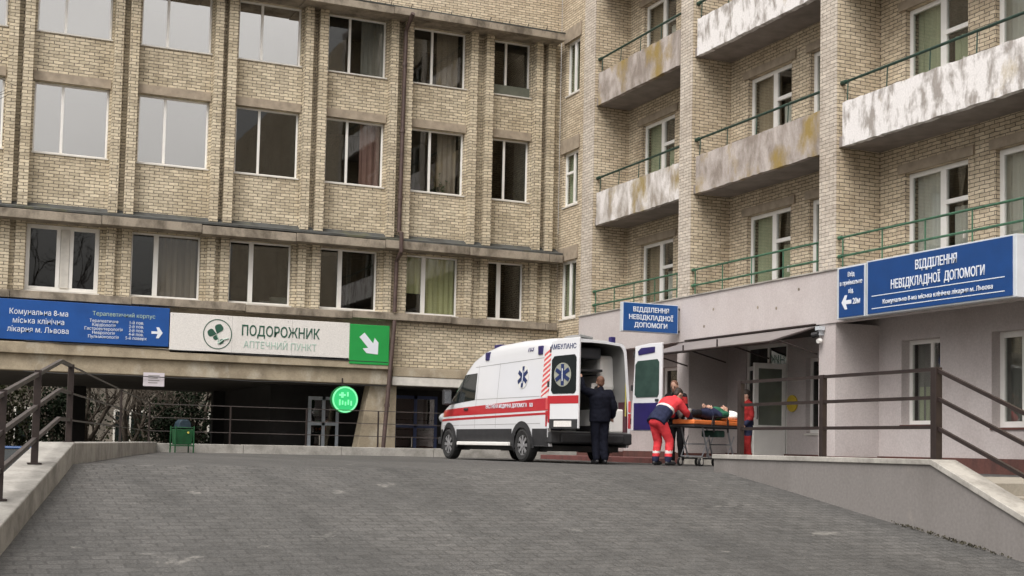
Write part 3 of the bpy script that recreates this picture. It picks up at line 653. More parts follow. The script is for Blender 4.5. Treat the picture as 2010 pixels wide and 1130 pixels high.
for c, yl in enumerate(CO):
    yr = [27.55, 21.94, 16.3][c]
    for d in range(4):
        z = DK[d]
        if d == 0:
            mb = MB()
            for h in (4.29, 4.67): mb.tube([(16.55, yl-.1, h), (16.55, yr-.05, h)], .024, 7); mb.tube([(16.55, yl-.02, h), (16.55, yl-.12, h)], .042, 7)
            for k in range(5):
                y = yl-.15-(yl-yr-.3)*k/4; mb.tube([(16.55, y, 4.04), (16.55, y, 4.68)], .016, 6)
            mb.build('terrace_railing', GRN, W); continue
        zb = z-.21
        mb = MB(); mb.box(16.56, 17.6, yr+.002, yl-.002, zb, z); sl_ = mb.build('balcony', M['soffit'], W)
        # parapet with a broken, chipped lower and upper edge
        mb = MB(); n = 36; rr = random.Random(c*7+d); vs = []
        for i in range(n+1):
            y = yr+.02+(yl-yr-.16)*i/n; e0 = zb-.02+rr.uniform(-.012, .012); e1 = zb+.89+rr.uniform(-.012, .012)
            vs += [(16.53, y, e0), (16.53, y, e1), (16.66, y, e1), (16.66, y, e0)]
        fs = [(4*i+j, 4*i+(j+1) % 4, 4*i+4+(j+1) % 4, 4*i+4+j) for i in range(n) for j in range(4)]+[(0, 1, 2, 3), (4*n+3, 4*n+2, 4*n+1, 4*n)]
        mb.add(vs, fs); mb.box(16.66, 17.55, yl-.14, yl-.02, zb+.1, zb+.2)
        mb.build('parapet', M[parm[c, d]], sl_)
        mb = MB(); mb.tube([(16.62, yl-.1, zb+1.33), (16.62, yr+.0, zb+1.33)], .030, 8); mb.tube([(16.62, yl-.0, zb+1.33), (16.62, yl-.14, zb+1.33)], .05, 8)
        for k in range(5):
            y = yl-.2-(yl-yr-.3)*k/4; mb.tube([(16.6, y, zb+.86), (16.62, y, zb+1.33)], .014, 6)
        mb.build('railing', M['greend'], sl_)
    for d in range(4):
        z = DK[d]
        mb = MB(); mb.box(17.55, 17.61, yl-2.7, yl-.6, z+2.56, z+2.75); mb.box(17.55, 17.61, yl-4.95, yl-3.1, z+2.56, z+2.75); mb.build('lintel', M['lintel'], W)
        cs = [('c_beige', 'c_green', 'c_white'), ('c_green', 'c_beige', 'c_green'), ('c_beige', 'c_white', 'c_green'), ('c_white', 'c_beige', 'c_green')][d][c % 3]
        fr = window(FB, W, yl-.78, yl-2.52, z+.12, z+2.55, w=.10, mull=(.56,), bars=((.58, .96, .70, .09), (.58, .96, .12, .24)), fw=.09, mw=.16, gl='glassc', curtains=((.02, .44, cs, 0, 1), (.44, .55, 'c_brown', 0, 1), (.62, .97, 'c_white' if (c+d) % 2 == 0 else 'c_green', 0, .66)), sill=False)
        mb = MB(); mb.box(17.66, 17.70, yl-2.35, yl-2.32, z+1.05, z+1.2); mb.build('handle', M['pvcd'], fr)
        if c:
            window(FB, W, yl-3.22, yl-4.9, z+.12, z+2.55, w=.10, mull=(.5,), fw=.11, mw=.14, gl='glassc', curtains=((.02, .34, 'c_white', 0, 1), (.5, .9, 'c_pink' if c == 2 and d == 0 else cs, 0, 1)), sill=False)
for (a, b, c, d), bars in zip(sidew, ((), ((.06, .6, .62, .08),), ())):
    window(FB, W, b, a, c, d, w=.08, mull=(.5,) if not bars else (.6,), bars=bars, fw=.09, mw=.10, gl='glassc', curtains=((.05, .48, 'c_green', 0, 1), (.55, .95, 'c_grey', 0, 1)))
    mb = MB(); mb.box(17.56, 17.61, a-.1, b+.15, d, d+.42); mb.build('lintel', M['lintel'], W)
# ground floor windows and the entrance
FG = Face('X', 17.595)
window(FG, W, 20.72, 19.62, .92, 2.6, w=.20, mull=(.60,), fw=.08, mw=.08, gl='glassc', curtains=((.04, .56, 'c_grey', 0, 1), (.08, .55, 'c_green', 0, .45)), sillmat='plinth')
window(FG, W, 18.28, 16.6, .85, 2.6, w=.20, mull=(.36,), fw=.11, mw=.13, gl='glassc', curtains=((.02, .34, 'c_grey', 0, 1), (.4, .9, 'c_green', 0, .5)), sillmat='plinth')
window(FG, W, 23.86, 22.6, .75, 2.42, w=.12, mull=(.3,), fw=.08, curtains=())
window(FG, W, 30.2, 28.5, .9, 2.5, w=.12, mull=(.4,), fw=.08, curtains=())
mb = MB()
for a, b, c, d in ((26.12, 26.2, .2, 2.82), (24.55, 24.63, .2, 2.82), (24.63, 26.12, 2.74, 2.82), (24.63, 26.12, 2.24, 2.34), (25.3, 25.37, 2.34, 2.74), (25.6, 26.12, .2, 1.05)): mb.box(17.62, 17.70, a, b, c, d)
dr = mb.build('entrance_door', M['pvc'], W, bevel=.006)
mb = MB(); mb.box(17.65, 17.66, 24.6, 26.15, 2.3, 2.78); mb.box(17.65, 17.66, 25.6, 26.15, 1.05, 2.28); mb.build('pane', M['glassd'], dr)
mb = MB()
for a, b, c, d in ((16.74, 16.86, .24, 2.32), (17.50, 17.6, .24, 2.32), (16.86, 17.50, 2.20, 2.32), (16.86, 17.50, .24, .92)): mb.box(a, b, 24.60, 24.66, c, d)
lf = mb.build('door_leaf', M['pvc'], dr, bevel=.006)
W_leafglass = MB(); W_leafglass.box(16.84, 17.52, 24.625, 24.635, .9, 2.22); W_leafglass.build('leaf_pane', plain('leaf_glass_green_grey', (.14, .16, .13), .12, 0, .2, 1.5), dr)
mb = MB(); mb.tube([(16.8, 24.57, 1.05), (16.8, 24.55, 1.1), (16.8, 24.55, 1.3), (16.8, 24.57, 1.35)], .014, 6); mb.build('door_handle', M['black'], dr)
mb = MB(); mb.box(16.2, 17.56, 24.0, 26.9, -.03, .17); mb.build('entrance_step', M['cope'], W, bevel=.01)
mb = MB(); mb.box(15.4, 17.55, 26.95, 33.0, -.03, .12); mb.build('side_step', M['step'], W, bevel=.01)
# rooms
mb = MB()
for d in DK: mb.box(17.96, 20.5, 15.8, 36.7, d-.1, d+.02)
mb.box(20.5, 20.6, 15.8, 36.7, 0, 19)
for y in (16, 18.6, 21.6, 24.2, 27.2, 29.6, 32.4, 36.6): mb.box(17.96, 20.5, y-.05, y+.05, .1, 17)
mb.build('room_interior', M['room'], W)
mb = MB(); mb.box(16.5, 24, 15.76, 36.7, 19, 19.3); mb.build('roof', M['soffit'], W)

# entrance awning
A = thing('awning', 'sloping pale translucent awning over the hospital entrance door', 'awning', (16.0, 24.5, 2.6))
mb = MB(); mb.prism([(16.47, 22.0, 2.93), (15.3, 22.0, 2.56), (15.3, 22.0, 2.54), (16.47, 22.0, 2.91)], (0, 5.1, 0)); mb.build('roof_sheet', plain('awning_sheet', (.21, .19, .185), .45, 0, .1, 2), A)
mb = MB(); mb.box(16.42, 16.47, 22.0, 27.1, 2.94, 2.975); mb.build('flashing', M['rail'], A)
mb = MB(); mb.tube([(15.3, 21.95, 2.535), (15.3, 27.15, 2.535)], .03, 6)
for y in (22.0, 23.7, 25.4, 27.08): mb.tube([(15.3, y, 2.53), (16.48, y, 2.9)], .022, 6); mb.tube([(15.5, y, 2.59), (16.5, y, 2.35)], .018, 6)
mb.tube([(15.3, 23.9, 2.52), (15.3, 23.9, 2.72)], .02, 6); mb.tube([(15.3, 25.3, 2.52), (15.3, 25.3, 2.68)], .02, 6)
mb.build('frame', M['rail'], A)
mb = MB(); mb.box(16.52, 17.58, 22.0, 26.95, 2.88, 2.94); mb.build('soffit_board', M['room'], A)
o = thing('floodlight', 'small white floodlight and camera on the wall corner beside the awning', 'floodlight', (16.4, 21.85, 2.75))
mb = MB(); mb.box(16.34, 16.48, 21.72, 21.86, 2.82, 2.90); mb.box(16.38, 16.5, 21.78, 21.82, 2.72, 2.84); mb.build('bracket', M['s_frame'], o)
mb = MB(); mb.tube([(16.30, 21.9, 2.72), (16.36, 21.78, 2.74)], .055, 10); mb.build('head', M['black'], o)
mb = MB(); mb.tube([(16.36, 21.8, 2.60), (16.44, 21.8, 2.61)], .05, 10); mb.build('camera_dome', M['pvc'], o)
mb = MB(); o = thing('wall_sticker', 'yellow round sticker on the wall beside the entrance door', 'sticker', (17.58, 24.35, 1.5))
mb.tube([(17.55, 24.32, 1.42), (17.58, 24.32, 1.42)], .19, 24); mb.build('disc', plain('sticker_yellow', (.62, .45, .05), .5, 0, .1, 8), o)
mb = MB(); mb.box(17.544, 17.549, 24.25, 24.37, 1.40, 1.45); mb.build('mark', M['black'], o)

# blue signs
def SW(x, y, z): return Matrix.Translation((x, y, z)) @ ROT_W
o = thing('department_sign', 'large blue emergency department sign with white lettering on the lavender band', 'sign', (16.4, 18.3, 2.95))
mb = MB(); mb.box(16.28, 16.46, 16.35, 20.18, 2.97, 4.03); mb.build('box', M['s_frame'], o, bevel=.01)
mb = MB(); mb.box(16.265, 16.279, 16.43, 20.12, 3.0, 4.0); mb.build('panel', M['s_blue'], o)
XT = 16.259
text('ВІДДІЛЕННЯ', .235, SW(XT, 18.25, 3.71), M['t_white'], o, xs=.70, bold=.003)
text('НЕВІДКЛАДНОЇ  ДОПОМОГИ', .235, SW(XT, 18.25, 3.42), M['t_white'], o, xs=.70, bold=.003)
text('Комунальна 8-ма міська клінічна лікарня м. Львова', .115, SW(XT, 18.27, 3.16), M['t_white'], o, xs=.98, bold=.001)
mb = MB(); mb.box(16.26, 16.266, 16.6, 20.0, 3.325, 3.34); mb.box(16.26, 16.266, 16.6, 20.0, 3.085, 3.10); mb.build('rule', M['t_white'], o)
o = thing('arrow_sign', 'small blue sign with left arrow beside the large department sign', 'sign', (16.4, 20.65, 2.95))
mb = MB(); mb.box(16.28, 16.46, 20.22, 21.08, 2.97, 4.0); mb.build('box', M['s_frame'], o, bevel=.01)
mb = MB(); mb.box(16.265, 16.279, 20.25, 21.0, 3.0, 3.97); mb.build('panel', M['s_blue'], o)
text('Вхід\nв приймальне\nвід.', .13, SW(XT, 20.62, 3.79), M['t_white'], o, xs=.78, spacing=1.25)
text('20м', .16, SW(XT, 20.45, 3.24), M['t_white'], o, xs=.8, bold=.003)
arrow((-20.76, 3.29), .30, .14, .04, math.pi, M['t_white'], o, lambda a, b, d: (16.259+d, -a, b))
o = thing('projecting_sign', 'blue three line department sign projecting from the wall above the awning', 'sign', (15.6, 27.4, 3.1))
mb = MB(); mb.box(14.86, 16.40, 27.36, 27.50, 3.13, 3.84); mb.build('box', M['s_frame'], o, bevel=.01)
mb = MB(); mb.box(14.88, 16.37, 27.345, 27.359, 3.15, 3.82); mb.build('panel', plain('sign_blue_mid', (.007, .07, .25), .35, 0, .1, 2), o)
text('ВІДДІЛЕННЯ\nНЕВІДКЛАДНОЇ\nДОПОМОГИ', .155, S(15.63, 27.34, 3.62), M['t_white'], o, xs=.98, bold=.003, spacing=1.2)
mb = MB(); mb.tube([(16.38, 27.43, 3.75), (16.5, 27.43, 3.75)], .03, 6); mb.tube([(16.38, 27.43, 3.2), (16.5, 27.43, 3.2)], .03, 6); mb.build('bracket', M['rail'], o)

# ------------------------------------------------------------------ ambulance van (local: x forward from the rear doors, y left, z up)
VA = thing('ambulance_van', 'white high roofed ambulance van with red side stripe and rear doors wide open', 'ambulance', (12.33, 24.05, 0), R(90+3.5))
paint = plain('van_white_paint', (.68, .69, .71), .28, 0, .015, 1.5, 0, .6)
redp = plain('van_red_stripe', (.44, .022, .03), .3, 0, .06, 3, 0, .4); redd = plain('van_red_light', (.62, .10, .10), .35, 0, .06, 3)
clad = plain('van_cladding_black', (.028, .028, .03), .6, 0, .2, 6)
vglass = plain('van_window_dark', (.012, .016, .016), .05, 0, .2, 2); vlin = plain('van_lining', (.22, .22, .215), .5, 0, .06, 3)
navy = plain('van_navy_panel', (.022, .016, .10), .45, 0, .15, 5); alloy = plain('wheel_silver', (.42, .42, .43), .35, .6, .1, 8)
VL = 5.9
def lerp_tab(tab, x):
    if x <= tab[0][0]: return tab[0][1]
    for (a, b), (c, d) in zip(tab, tab[1:]):
        if x <= c:
            t_ = (x-a)/(c-a); return b+(d-b)*t_
    return tab[-1][1]
TOPZ = [(0, 2.56), (.25, 2.61), (1.5, 2.63), (2.6, 2.60), (3.3, 2.50), (3.8, 2.33), (4.05, 2.17), (4.45, 1.83), (4.85, 1.50), (5.05, 1.36), (5.4, 1.25), (5.65, 1.12), (5.8, .98), (5.88, .80), (5.9, .62)]
HALF = [(0, .985), (.3, 1.0), (4.2, 1.0), (4.9, .97), (5.4, .90), (5.7, .80), (5.85, .68), (5.9, .58)]
def vsec(x):
    """half section from sill to roof centre: list of (y, z)"""
    H = lerp_tab(HALF, x); T = lerp_tab(TOPZ, x); p = []
    prof = [(.34, .96), (.42, .985), (.55, 1.0), (.70, 1.0), (.85, 1.0), (1.0, .998), (1.15, .99), (1.3, .98), (1.45, .97), (1.6, .958), (1.75, .945), (1.9, .932), (2.05, .918), (2.2, .902)]
    hi = T-.30
    for k, (z, f) in enumerate(prof):
        zz = z if T > 2.5 else .34+(z-.34)*(hi-.34)/(2.2-.34)
        if T > 2.5: zz = .34+(z-.34)*(hi-.34)/(2.2-.34)
        p.append((H*lerp_tab([(.34, .96), (.55, 1.0), (1.0, .998), (1.4, .965), (2.3, .885)], zz), zz))
    y0 = p[-1][0]
    for a in (25, 45, 62, 75, 84):
        p.append((y0*(.80+.20*math.cos(R(a))**.8), hi+.26*math.sin(R(a))+.0))
    p += [(y0*.45, T-.012), (0, T)]
    return p
def sidey(x, z):
    s_ = vsec(x)
    for (y0, z0), (y1, z1) in zip(s_, s_[1:]):
        if z <= z1: return y0+(y1-y0)*max(0, (z-z0))/max(1e-6, z1-z0)
    return s_[-1][0]
NX = 84
def shell(x0, x1, ins, nx=NX, holes=()):
    mb = MB(); vs = []; m = None
    for i in range(nx+1):
        x = x0+(x1-x0)*i/nx; h = vsec(x); full = [(y, z) for y, z in h]+[(-y, z) for y, z in h[-2::-1]]; m = len(full)
        for y, z in full: vs.append((x, y-math.copysign(min(ins, abs(y)), y) if ins else y, z-(ins if z > 1.5 else 0)))
    fs = []
    for i in range(nx):
        for j in range(m-1):
            q = (i*m+j, i*m+j+1, (i+1)*m+j+1, (i+1)*m+j); c = sum((Vector(vs[k]) for k in q), Vector())/4
            if any(math.hypot(c.x-wx, c.z-.36) < .40 for wx in holes): continue
            fs.append(q)
    mb.add(vs, fs); return mb, m, vs
RWX, FWX = 1.10, 4.85
mb, msec, vsh = shell(0, VL, 0, 118, (RWX, FWX))
mb.add([vsh[118*msec+j] for j in range(msec)], [tuple(range(msec))])
mb.build('body', paint, VA, True, smooth=38)
mb, msec, vsh = shell(.0, 3.25, .055, 20)
mb.add([vsh[20*msec+j] for j in range(msec)], [tuple(range(msec))])
mb.box(.0, 3.25, -.93, .93, .55, .66); lin = mb.build('lining', vlin, VA, True, smooth=38)
# frame round the rear opening and underbody
mb = MB(); h = vsec(0); full = h+[(-y, z) for y, z in h[-2::-1]]
ring = [(0, y, z) for y, z in full]+[(0.0, y*.93, z-.05 if z > 1.5 else z) for y, z in full]; n = len(full)
mb.add([(a-.008, b, c) for a, b, c in ring], [(i, i+1, n+i+1, n+i) for i in range(n-1)]); mb.build('rear_frame', paint, VA, True)
mb = MB(); mb.box(-.1, .12, -.98, .98, .40, .64); mb.box(-.16, -.1, -.75, .75, .42, .60); mb.build('rear_bumper', clad, VA, True, bevel=.03)
mb = MB(); mb.box(.12, 5.7, -.78, .78, .24, .36); mb.tube([(.1, -.4, .34), (1.6, -.4, .34)], .05, 8); mb.box(RWX-.08, RWX+.08, -.8, .8, .3, .42); mb.build('underbody', M['black'], VA, True)

def patch(poly_rows, off, name, mat, parent, side=1, nx=8, smooth=30, build=True, mb=None):
    """poly_rows: bottom-left, bottom-right, top-right, top-left in (x, z); laid on the body side"""
    (x0, z0), (x1, z1), (x2, z2), (x3, z3) = poly_rows; mb = mb or MB(); nz = max(1, int(abs(z3-z0)/.08)); vs = []
    for j in range(nz+1):
        b = j/nz
        for i in range(nx+1):
            a = i/nx; xa = x0+(x1-x0)*a; za = z0+(z1-z0)*a; xb = x3+(x2-x3)*a; zb = z3+(z2-z3)*a
            x = xa+(xb-xa)*b; z = za+(zb-za)*b; vs.append((x, side*(sidey(x, z)+off), z))
    mb.add(vs, [(j*(nx+1)+i, j*(nx+1)+i+1, (j+1)*(nx+1)+i+1, (j+1)*(nx+1)+i) for j in range(nz) for i in range(nx)])
    return mb.build(name, mat, parent, True, smooth=smooth) if build else mb
for sd in (1, -1):
    mb = patch([(.05, 1.07), (5.62, .99), (5.5, 1.15), (.05, 1.33)], .004, '', None, VA, sd, 40, build=False)
    patch([(.05, .985), (5.68, .885), (5.66, .935), (.05, 1.03)], .004, '', None, VA, sd, 40, build=False, mb=mb)
    mb.build('red_stripe', redp, VA, True, smooth=30)
    mb = MB()
    for a, b in ((.02, RWX-.46), (RWX+.46, FWX-.46), (FWX+.46, 5.8)): patch([(a, .345), (b, .345), (b, .70), (a, .70)], .006, '', None, VA, sd, 14, build=False, mb=mb)
    for wx in (RWX, FWX):   # arch flares
        n = 22; vs = []
        for i in range(n+1):
            a = R(-12)+R(204)*i/n
            for r_ in (.37, .50):
                x = wx+r_*math.cos(a); z = max(.30, .36+r_*math.sin(a)); vs.append((x, sd*(sidey(x, max(z, .35))+.014), z))
        mb.add(vs, [(2*i, 2*i+2, 2*i+3, 2*i+1) for i in range(n)])
    mb.build('lower_cladding', clad, VA, True, smooth=30)
    mb = MB(); mb.box(RWX+.55, FWX-.62, sd*.98, sd*1.06, .335, .415); mb.build('side_step', M['pvc'], VA, True, bevel=.015)
    # cab side window with quarter pane, door seams, mirror
    sw = patch([(3.48, 1.36), (4.86, 1.28), (4.22, 1.95), (3.48, 1.97)], .006, 'side_window', vglass, VA, sd, 14)
    mb = MB(); patch([(4.30, 1.33), (4.34, 1.33), (4.16, 1.94), (4.12, 1.94)], .010, '', None, VA, sd, 2, build=False, mb=mb); mb.build('window_bar', clad, sw, True)
    seam = plain('seam_grey', (.30, .30, .30), .6) if sd == 1 else seam
    mb = MB()
    for x in (3.40, 2.35): patch([(x, .72), (x+.012, .72), (x+.012, 2.15), (x, 2.15)], .003, '', None, VA, sd, 1, build=False, mb=mb)
    patch([(.3, 2.16), (3.6, 2.10), (3.6, 2.112), (.3, 2.172)], .003, '', None, VA, sd, 16, build=False, mb=mb)
    patch([(.4, 1.36), (3.6, 1.36), (3.6, 1.372), (.4, 1.372)], .003, '', None, VA, sd, 16, build=False, mb=mb)
    patch([(.3, .80), (5.3, .78), (5.3, .79), (.3, .81)], .003, '', None, VA, sd, 16, build=False, mb=mb)
    mb.build('seam', seam, VA, True)
    mb = MB(); mb.box(4.60, 4.72, sd*1.03, sd*1.24, 1.26, 1.62); mr = mb.build('mirror', paint if sd == -1 else clad, VA, True, bevel=.03)
    mb = MB(); mb.box(4.58, 4.60, sd*1.06, sd*1.22, 1.30, 1.58); mb.build('mirror_glass', plain('mirror_silver', (.5, .52, .55), .1, .8), mr, True)
    mb = MB(); mb.box(4.62, 4.70, sd*.9, sd*1.05, 1.30, 1.36); mb.build('mirror_arm', clad, mr, True)
    mb = MB(); mb.box(3.78, 3.98, sd*(sidey(3.9, 1.14)+.003), sd*(sidey(3.9, 1.14)+.035), 1.13, 1.18); mb.build('door_handle', clad, VA, True, bevel=.01)
    # blue marker lights high on the side
    for x in (.52, 3.02): mb = MB(); yy_ = sidey(x, 2.30); mb.box(x-.09, x+.09, sd*(yy_-.05), sd*(yy_+.03), 2.24, 2.42); mb.build('blue_lamp', navy, VA, True, bevel=.01)
    # red and white warning chevrons at the rear corner
    mb = patch([(.03, 1.34), (.34, 1.34), (.34, 2.26), (.03, 2.26)], .004, '', None, VA, sd, 6, build=False); ch = mb.build('chevron_panel', plain('reflective_white', (.72, .66, .64), .4), VA, True, smooth=30)
    mb = MB()
    for k in range(9):
        z = 1.34+.108*k; patch([(.34, z-.02 if k else z), (.03, z+.13), (.03, z+.18), (.34, z+.035)], .008, '', None, VA, sd, 5, build=False, mb=mb)
    mb.build('chevron', redd, ch, True, smooth=30)
    for z0, z1, m_ in ((.74, 1.06, redp), (1.08, 1.32, redd)):
        mb = MB(); yy_ = .985; mb.box(-.015, .10, sd*(yy_-.06), sd*(yy_+.012), z0, z1); mb.build('tail_lamp', m_, VA, True, bevel=.012)
# emblem and lettering on the left side
def star(c, r, frame, mat, nm, parent, back=None):
    mb = MB()
    for k in range(3):
        a = R(90+60*k); d = (math.cos(a), math.sin(a)); e = (-d[1], d[0]); w = r*.19
        q = [(c[0]+d[0]*s*r+e[0]*t_*w, c[1]+d[1]*s*r+e[1]*t_*w) for s, t_ in ((-1, -1), (1, -1), (1, 1), (-1, 1))]
        mb.prism([frame(x, z, .004+.0015*k) for x, z in q], Vector(frame(0, 0, .006))-Vector(frame(0, 0, 0)))
    o_ = mb.build(nm, mat, parent, True)
    if back:
        m2 = MB(); n = 28; p = [frame(c[0]+math.cos(2*math.pi*i/n)*r*1.12, c[1]+math.sin(2*math.pi*i/n)*r*1.12, 0) for i in range(n)]
        m2.prism(p, Vector(frame(0, 0, .004))-Vector(frame(0, 0, 0))); m2.build(nm+'_disc', back, parent, True)
        m3 = MB(); m3.tube([frame(c[0], c[1]-r*.6, .011), frame(c[0], c[1]+r*.6, .011)], r*.05, 5); m3.build(nm+'_staff', M['t_white'], o_, True)
    return o_
starblue = plain('emblem_blue', (.012, .026, .10), .4); refl = plain('emblem_silver', (.66, .66, .64), .35)
star((1.22, 1.80), .225, lambda x, z, d: (x, sidey(1.22, z)+.006+d, z), starblue, 'emblem', VA, refl)
MV = Matrix(((-1, 0, 0, 0), (0, 0, 1, 0), (0, 1, 0, 0), (0, 0, 0, 1)))
def vtext(s_, size, x, z, mat, xs=1, lean=0, bold=.002):
    y = sidey(x, z)+.012
    return text(s_, size, Matrix.Translation((x, y, z)) @ Matrix.Rotation(lean, 4, 'X') @ MV, mat, VA, xs=xs, bold=bold, local=True, ex=.002)
vtext('ЕКСТРЕНА МЕДИЧНА ДОПОМОГА   103', .115, 1.75, 1.155, M['t_white'], 1.0, R(1))
vtext('103', .17, .98, 2.33, navy, 1.1, R(16))
# windscreen, bonnet lamp, grille
mb = MB(); vs = []; xs_ = [4.10+.078*i for i in range(10)]
for x in xs_:
    T = lerp_tab(TOPZ, x); hh = vsec(x)[14:]; hh = hh+[(-a, b) for a, b in hh[-2::-1]]
    for a, b in hh: vs.append((x+.004, a*.98, b+.006))
k = len(hh); mb.add(vs, [(i*k+j, i*k+j+1, (i+1)*k+j+1, (i+1)*k+j) for i in range(len(xs_)-1) for j in range(k-1)]); mb.build('windscreen', vglass, VA, True, smooth=50)
for sd in (1, -1):
    mb = MB(); mb.ell((5.55, sd*.74, .98), (.26, .16, .13), 14, 8); mb.build('headlight', plain('headlight_glass', (.55, .57, .6), .1, .3), VA, True, smooth=60)
mb = MB(); mb.box(5.78, 5.93, -.55, .55, .42, .80); mb.box(5.6, 5.88, -.8, .8, .34, .52); mb.build('front_grille', clad, VA, True, bevel=.03)
mb = MB(); mb.ell((.55, 0, 2.63), (.32, .30, .07), 16, 6); mb.tube([(.2, -.15, 2.62), (.2, .15, 2.66)], .03, 6); mb.build('roof_vent', vlin, VA, True, smooth=40)
mb = MB(); mb.box(.03, .14, -.62, -.50, 2.5, 2.66); mb.box(3.0, 3.3, -.6, .6, 2.46, 2.62); mb.build('roof_beacon', navy, VA, True, bevel=.02)
# wheels
for wx in (RWX, FWX):
    for sd in (1, -1):
        mb = MB(); prof = [(.22, .10), (.30, .12), (.345, .095), (.355, .05), (.355, -.05), (.345, -.095), (.30, -.12), (.22, -.10)]; n = 30; vs = []
        for j in range(n):
            a = 2*math.pi*j/n
            for r_, yy_ in prof: vs.append((wx+r_*math.cos(a), sd*.885+yy_, .356+r_*math.sin(a)))
        mp = len(prof); mb.add(vs, [(j*mp+q, ((j+1) % n)*mp+q, ((j+1) % n)*mp+(q+1) % mp, j*mp+(q+1) % mp) for j in range(n) for q in range(mp)])
        wh = mb.build('wheel', M['rubber'], VA, True, smooth=40)
        mb = MB(); yo = sd*(.885+.085)
        for r0, r1 in ((.235, .20),):
            vs = []
            for j in range(n):
                a = 2*math.pi*j/n
                for r_ in (r0, r1): vs.append((wx+r_*math.cos(a), yo, .356+r_*math.sin(a)))
            mb.add(vs, [(2*j, 2*((j+1) % n), 2*((j+1) % n)+1, 2*j+1) for j in range(n)])
        for j in range(8):
            a = 2*math.pi*j/8; d = Vector((math.cos(a), 0, math.sin(a))); e = Vector((-math.sin(a), 0, math.cos(a))); c = Vector((wx, yo, .356))
            mb.prism([c+d*.05-e*.025, c+d*.21-e*.035, c+d*.21+e*.035, c+d*.05+e*.025], (0, sd*.012, 0))
        mb.tube([(wx, yo-sd*.02, .356), (wx, yo+sd*.02, .356)], .07, 14); mb.build('rim', alloy, wh, True, smooth=30)
        mb = MB(); mb.tube([(wx, sd*.80, .356), (wx, sd*.94, .356)], .225, 20); mb.build('brake', M['black'], wh, True)
    mb = MB(); n = 20; vs = []
    for i in range(n+1):
        a = R(-20)+R(220)*i/n
        for y in (-.99, -.60): vs.append((wx+.405*math.cos(a), y, .36+.405*math.sin(a)))
    for sd in (1, -1):
        m2 = MB(); m2.add([(x, y if sd == -1 else -y, z) for x, y, z in vs], [(2*i, 2*i+2, 2*i+3, 2*i+1) for i in range(n)]); m2.box(wx-.42, wx+.42, sd*.56, sd*.60, .34, .80); m2.build('wheel_well', M['black'], VA, True)
# rear doors
def rdoor(hy, sd, ang, z0=.70, z1=2.52, wd=.90):
    """door in its own frame: a along the door from the hinge, d outwards"""
    ca, sa = math.cos(ang), math.sin(ang)          # closed: along -sd*y ; ang opens it rearwards
    def fr_(a, z, d):
        ax, ay = -sa, -sd*ca                       # along the door
        ox, oy = -ca, sd*sa                        # outer face normal
        top = .10*max(0, (z-1.6))                  # tumblehome
        aa = a+ (top if a < .05 else 0)
        return (-.02+aa*ax+d*ox, hy+aa*ay+d*oy, z)
    def slab(pts, d0, d1, nm, mat, par, bev=0):
        mb = MB(); mb.prism([fr_(a, z, d0) for a, z in pts], Vector(fr_(0, 0, d1))-Vector(fr_(0, 0, d0))); return mb.build(nm, mat, par, True, bevel=bev)
    pts = [(0.0, z0), (wd, z0), (wd, z1), (wd*.55, z1-.005), (.10, z1-.05), (.03, z1-.16)]
    dd = slab(pts, 0, .05, 'rear_door', paint, VA, .012)
    wz = [(.12, 1.46), (.17, 1.40), (wd-.12, 1.40), (wd-.07, 1.46), (wd-.07, 2.12), (wd-.12, 2.18), (.20, 2.16), (.13, 2.08)]
    slab(wz, .048, .058, 'window', vglass, dd)
    slab(wz, -.012, .004, 'inner_window', plain('door_window_green', (.04, .07, .06), .12, 0, .2, 3) if sd == -1 else vglass, dd)
    slab([(.02, 1.20), (wd, 1.20), (wd, 1.36), (.02, 1.36)], .048, .054, 'stripe', redp, dd)
    slab([(.03, .82), (.09, .82), (.09, 1.2), (.03, 1.2)], .048, .056, 'stripe', redp, dd)
    slab([(.08, z0+.0), (wd-.02, z0+.0), (wd-.02, z0+.19), (.08, z0+.19)], .046, .058, 'plate_recess', clad, dd)
    slab([(.22, z0+.035), (wd-.18, z0+.035), (wd-.18, z0+.155), (.22, z0+.155)], .056, .062, 'number_plate', M['s_white'], dd)
    slab([(.10, z0+.02), (wd-.08, z0+.02), (wd-.08, 1.28), (.10, 1.28)], -.014, 0.004, 'inner_panel', navy, dd)
    slab([(.22, 2.28), (wd-.20, 2.32), (wd-.20, 2.44), (.30, 2.43), (.20, 2.36)], -.012, .004, 'inner_panel', navy, dd)
    slab([(wd-.16, 1.31), (wd-.08, 1.31), (wd-.08, 1.36), (wd-.16, 1.36)], -.03, 0, 'handle', clad, dd)
    star((wd*.5, 1.78), .215, lambda x, z, d: fr_(x, z, .060+d), starblue, 'emblem', dd, plain('emblem_dull', (.30, .31, .26), .5))
    if sd == 1:
        c0 = Vector(fr_(wd*.5, 2.30, .052)); cx_ = (Vector(fr_(wd*.5+ .1, 2.30, .052))-c0).normalized(); 
        nrm = (Vector(fr_(.5, 2.3, .1))-Vector(fr_(.5, 2.3, 0))).normalized(); up = Vector((0, 0, 1)); rx = up.cross(nrm)
        Mx = Matrix.Identity(4)
        for i in range(3): Mx[i][0] = rx[i]; Mx[i][1] = up[i]; Mx[i][2] = nrm[i]; Mx[i][3] = c0[i]
        text('АМБУЛАНС', .14, Mx, starblue, dd, xs=.92, local=True, ex=.002, bold=.003)
    for z in (.9, 1.6, 2.3):
        mb = MB(); p = fr_(.0, z, .02); mb.tube([(p[0], p[1], z-.06), (p[0], p[1], z+.06)], .025, 8); mb.build('hinge', clad, dd, True)
rdoor(.985, 1, R(75)); rdoor(-.985, -1, R(101))
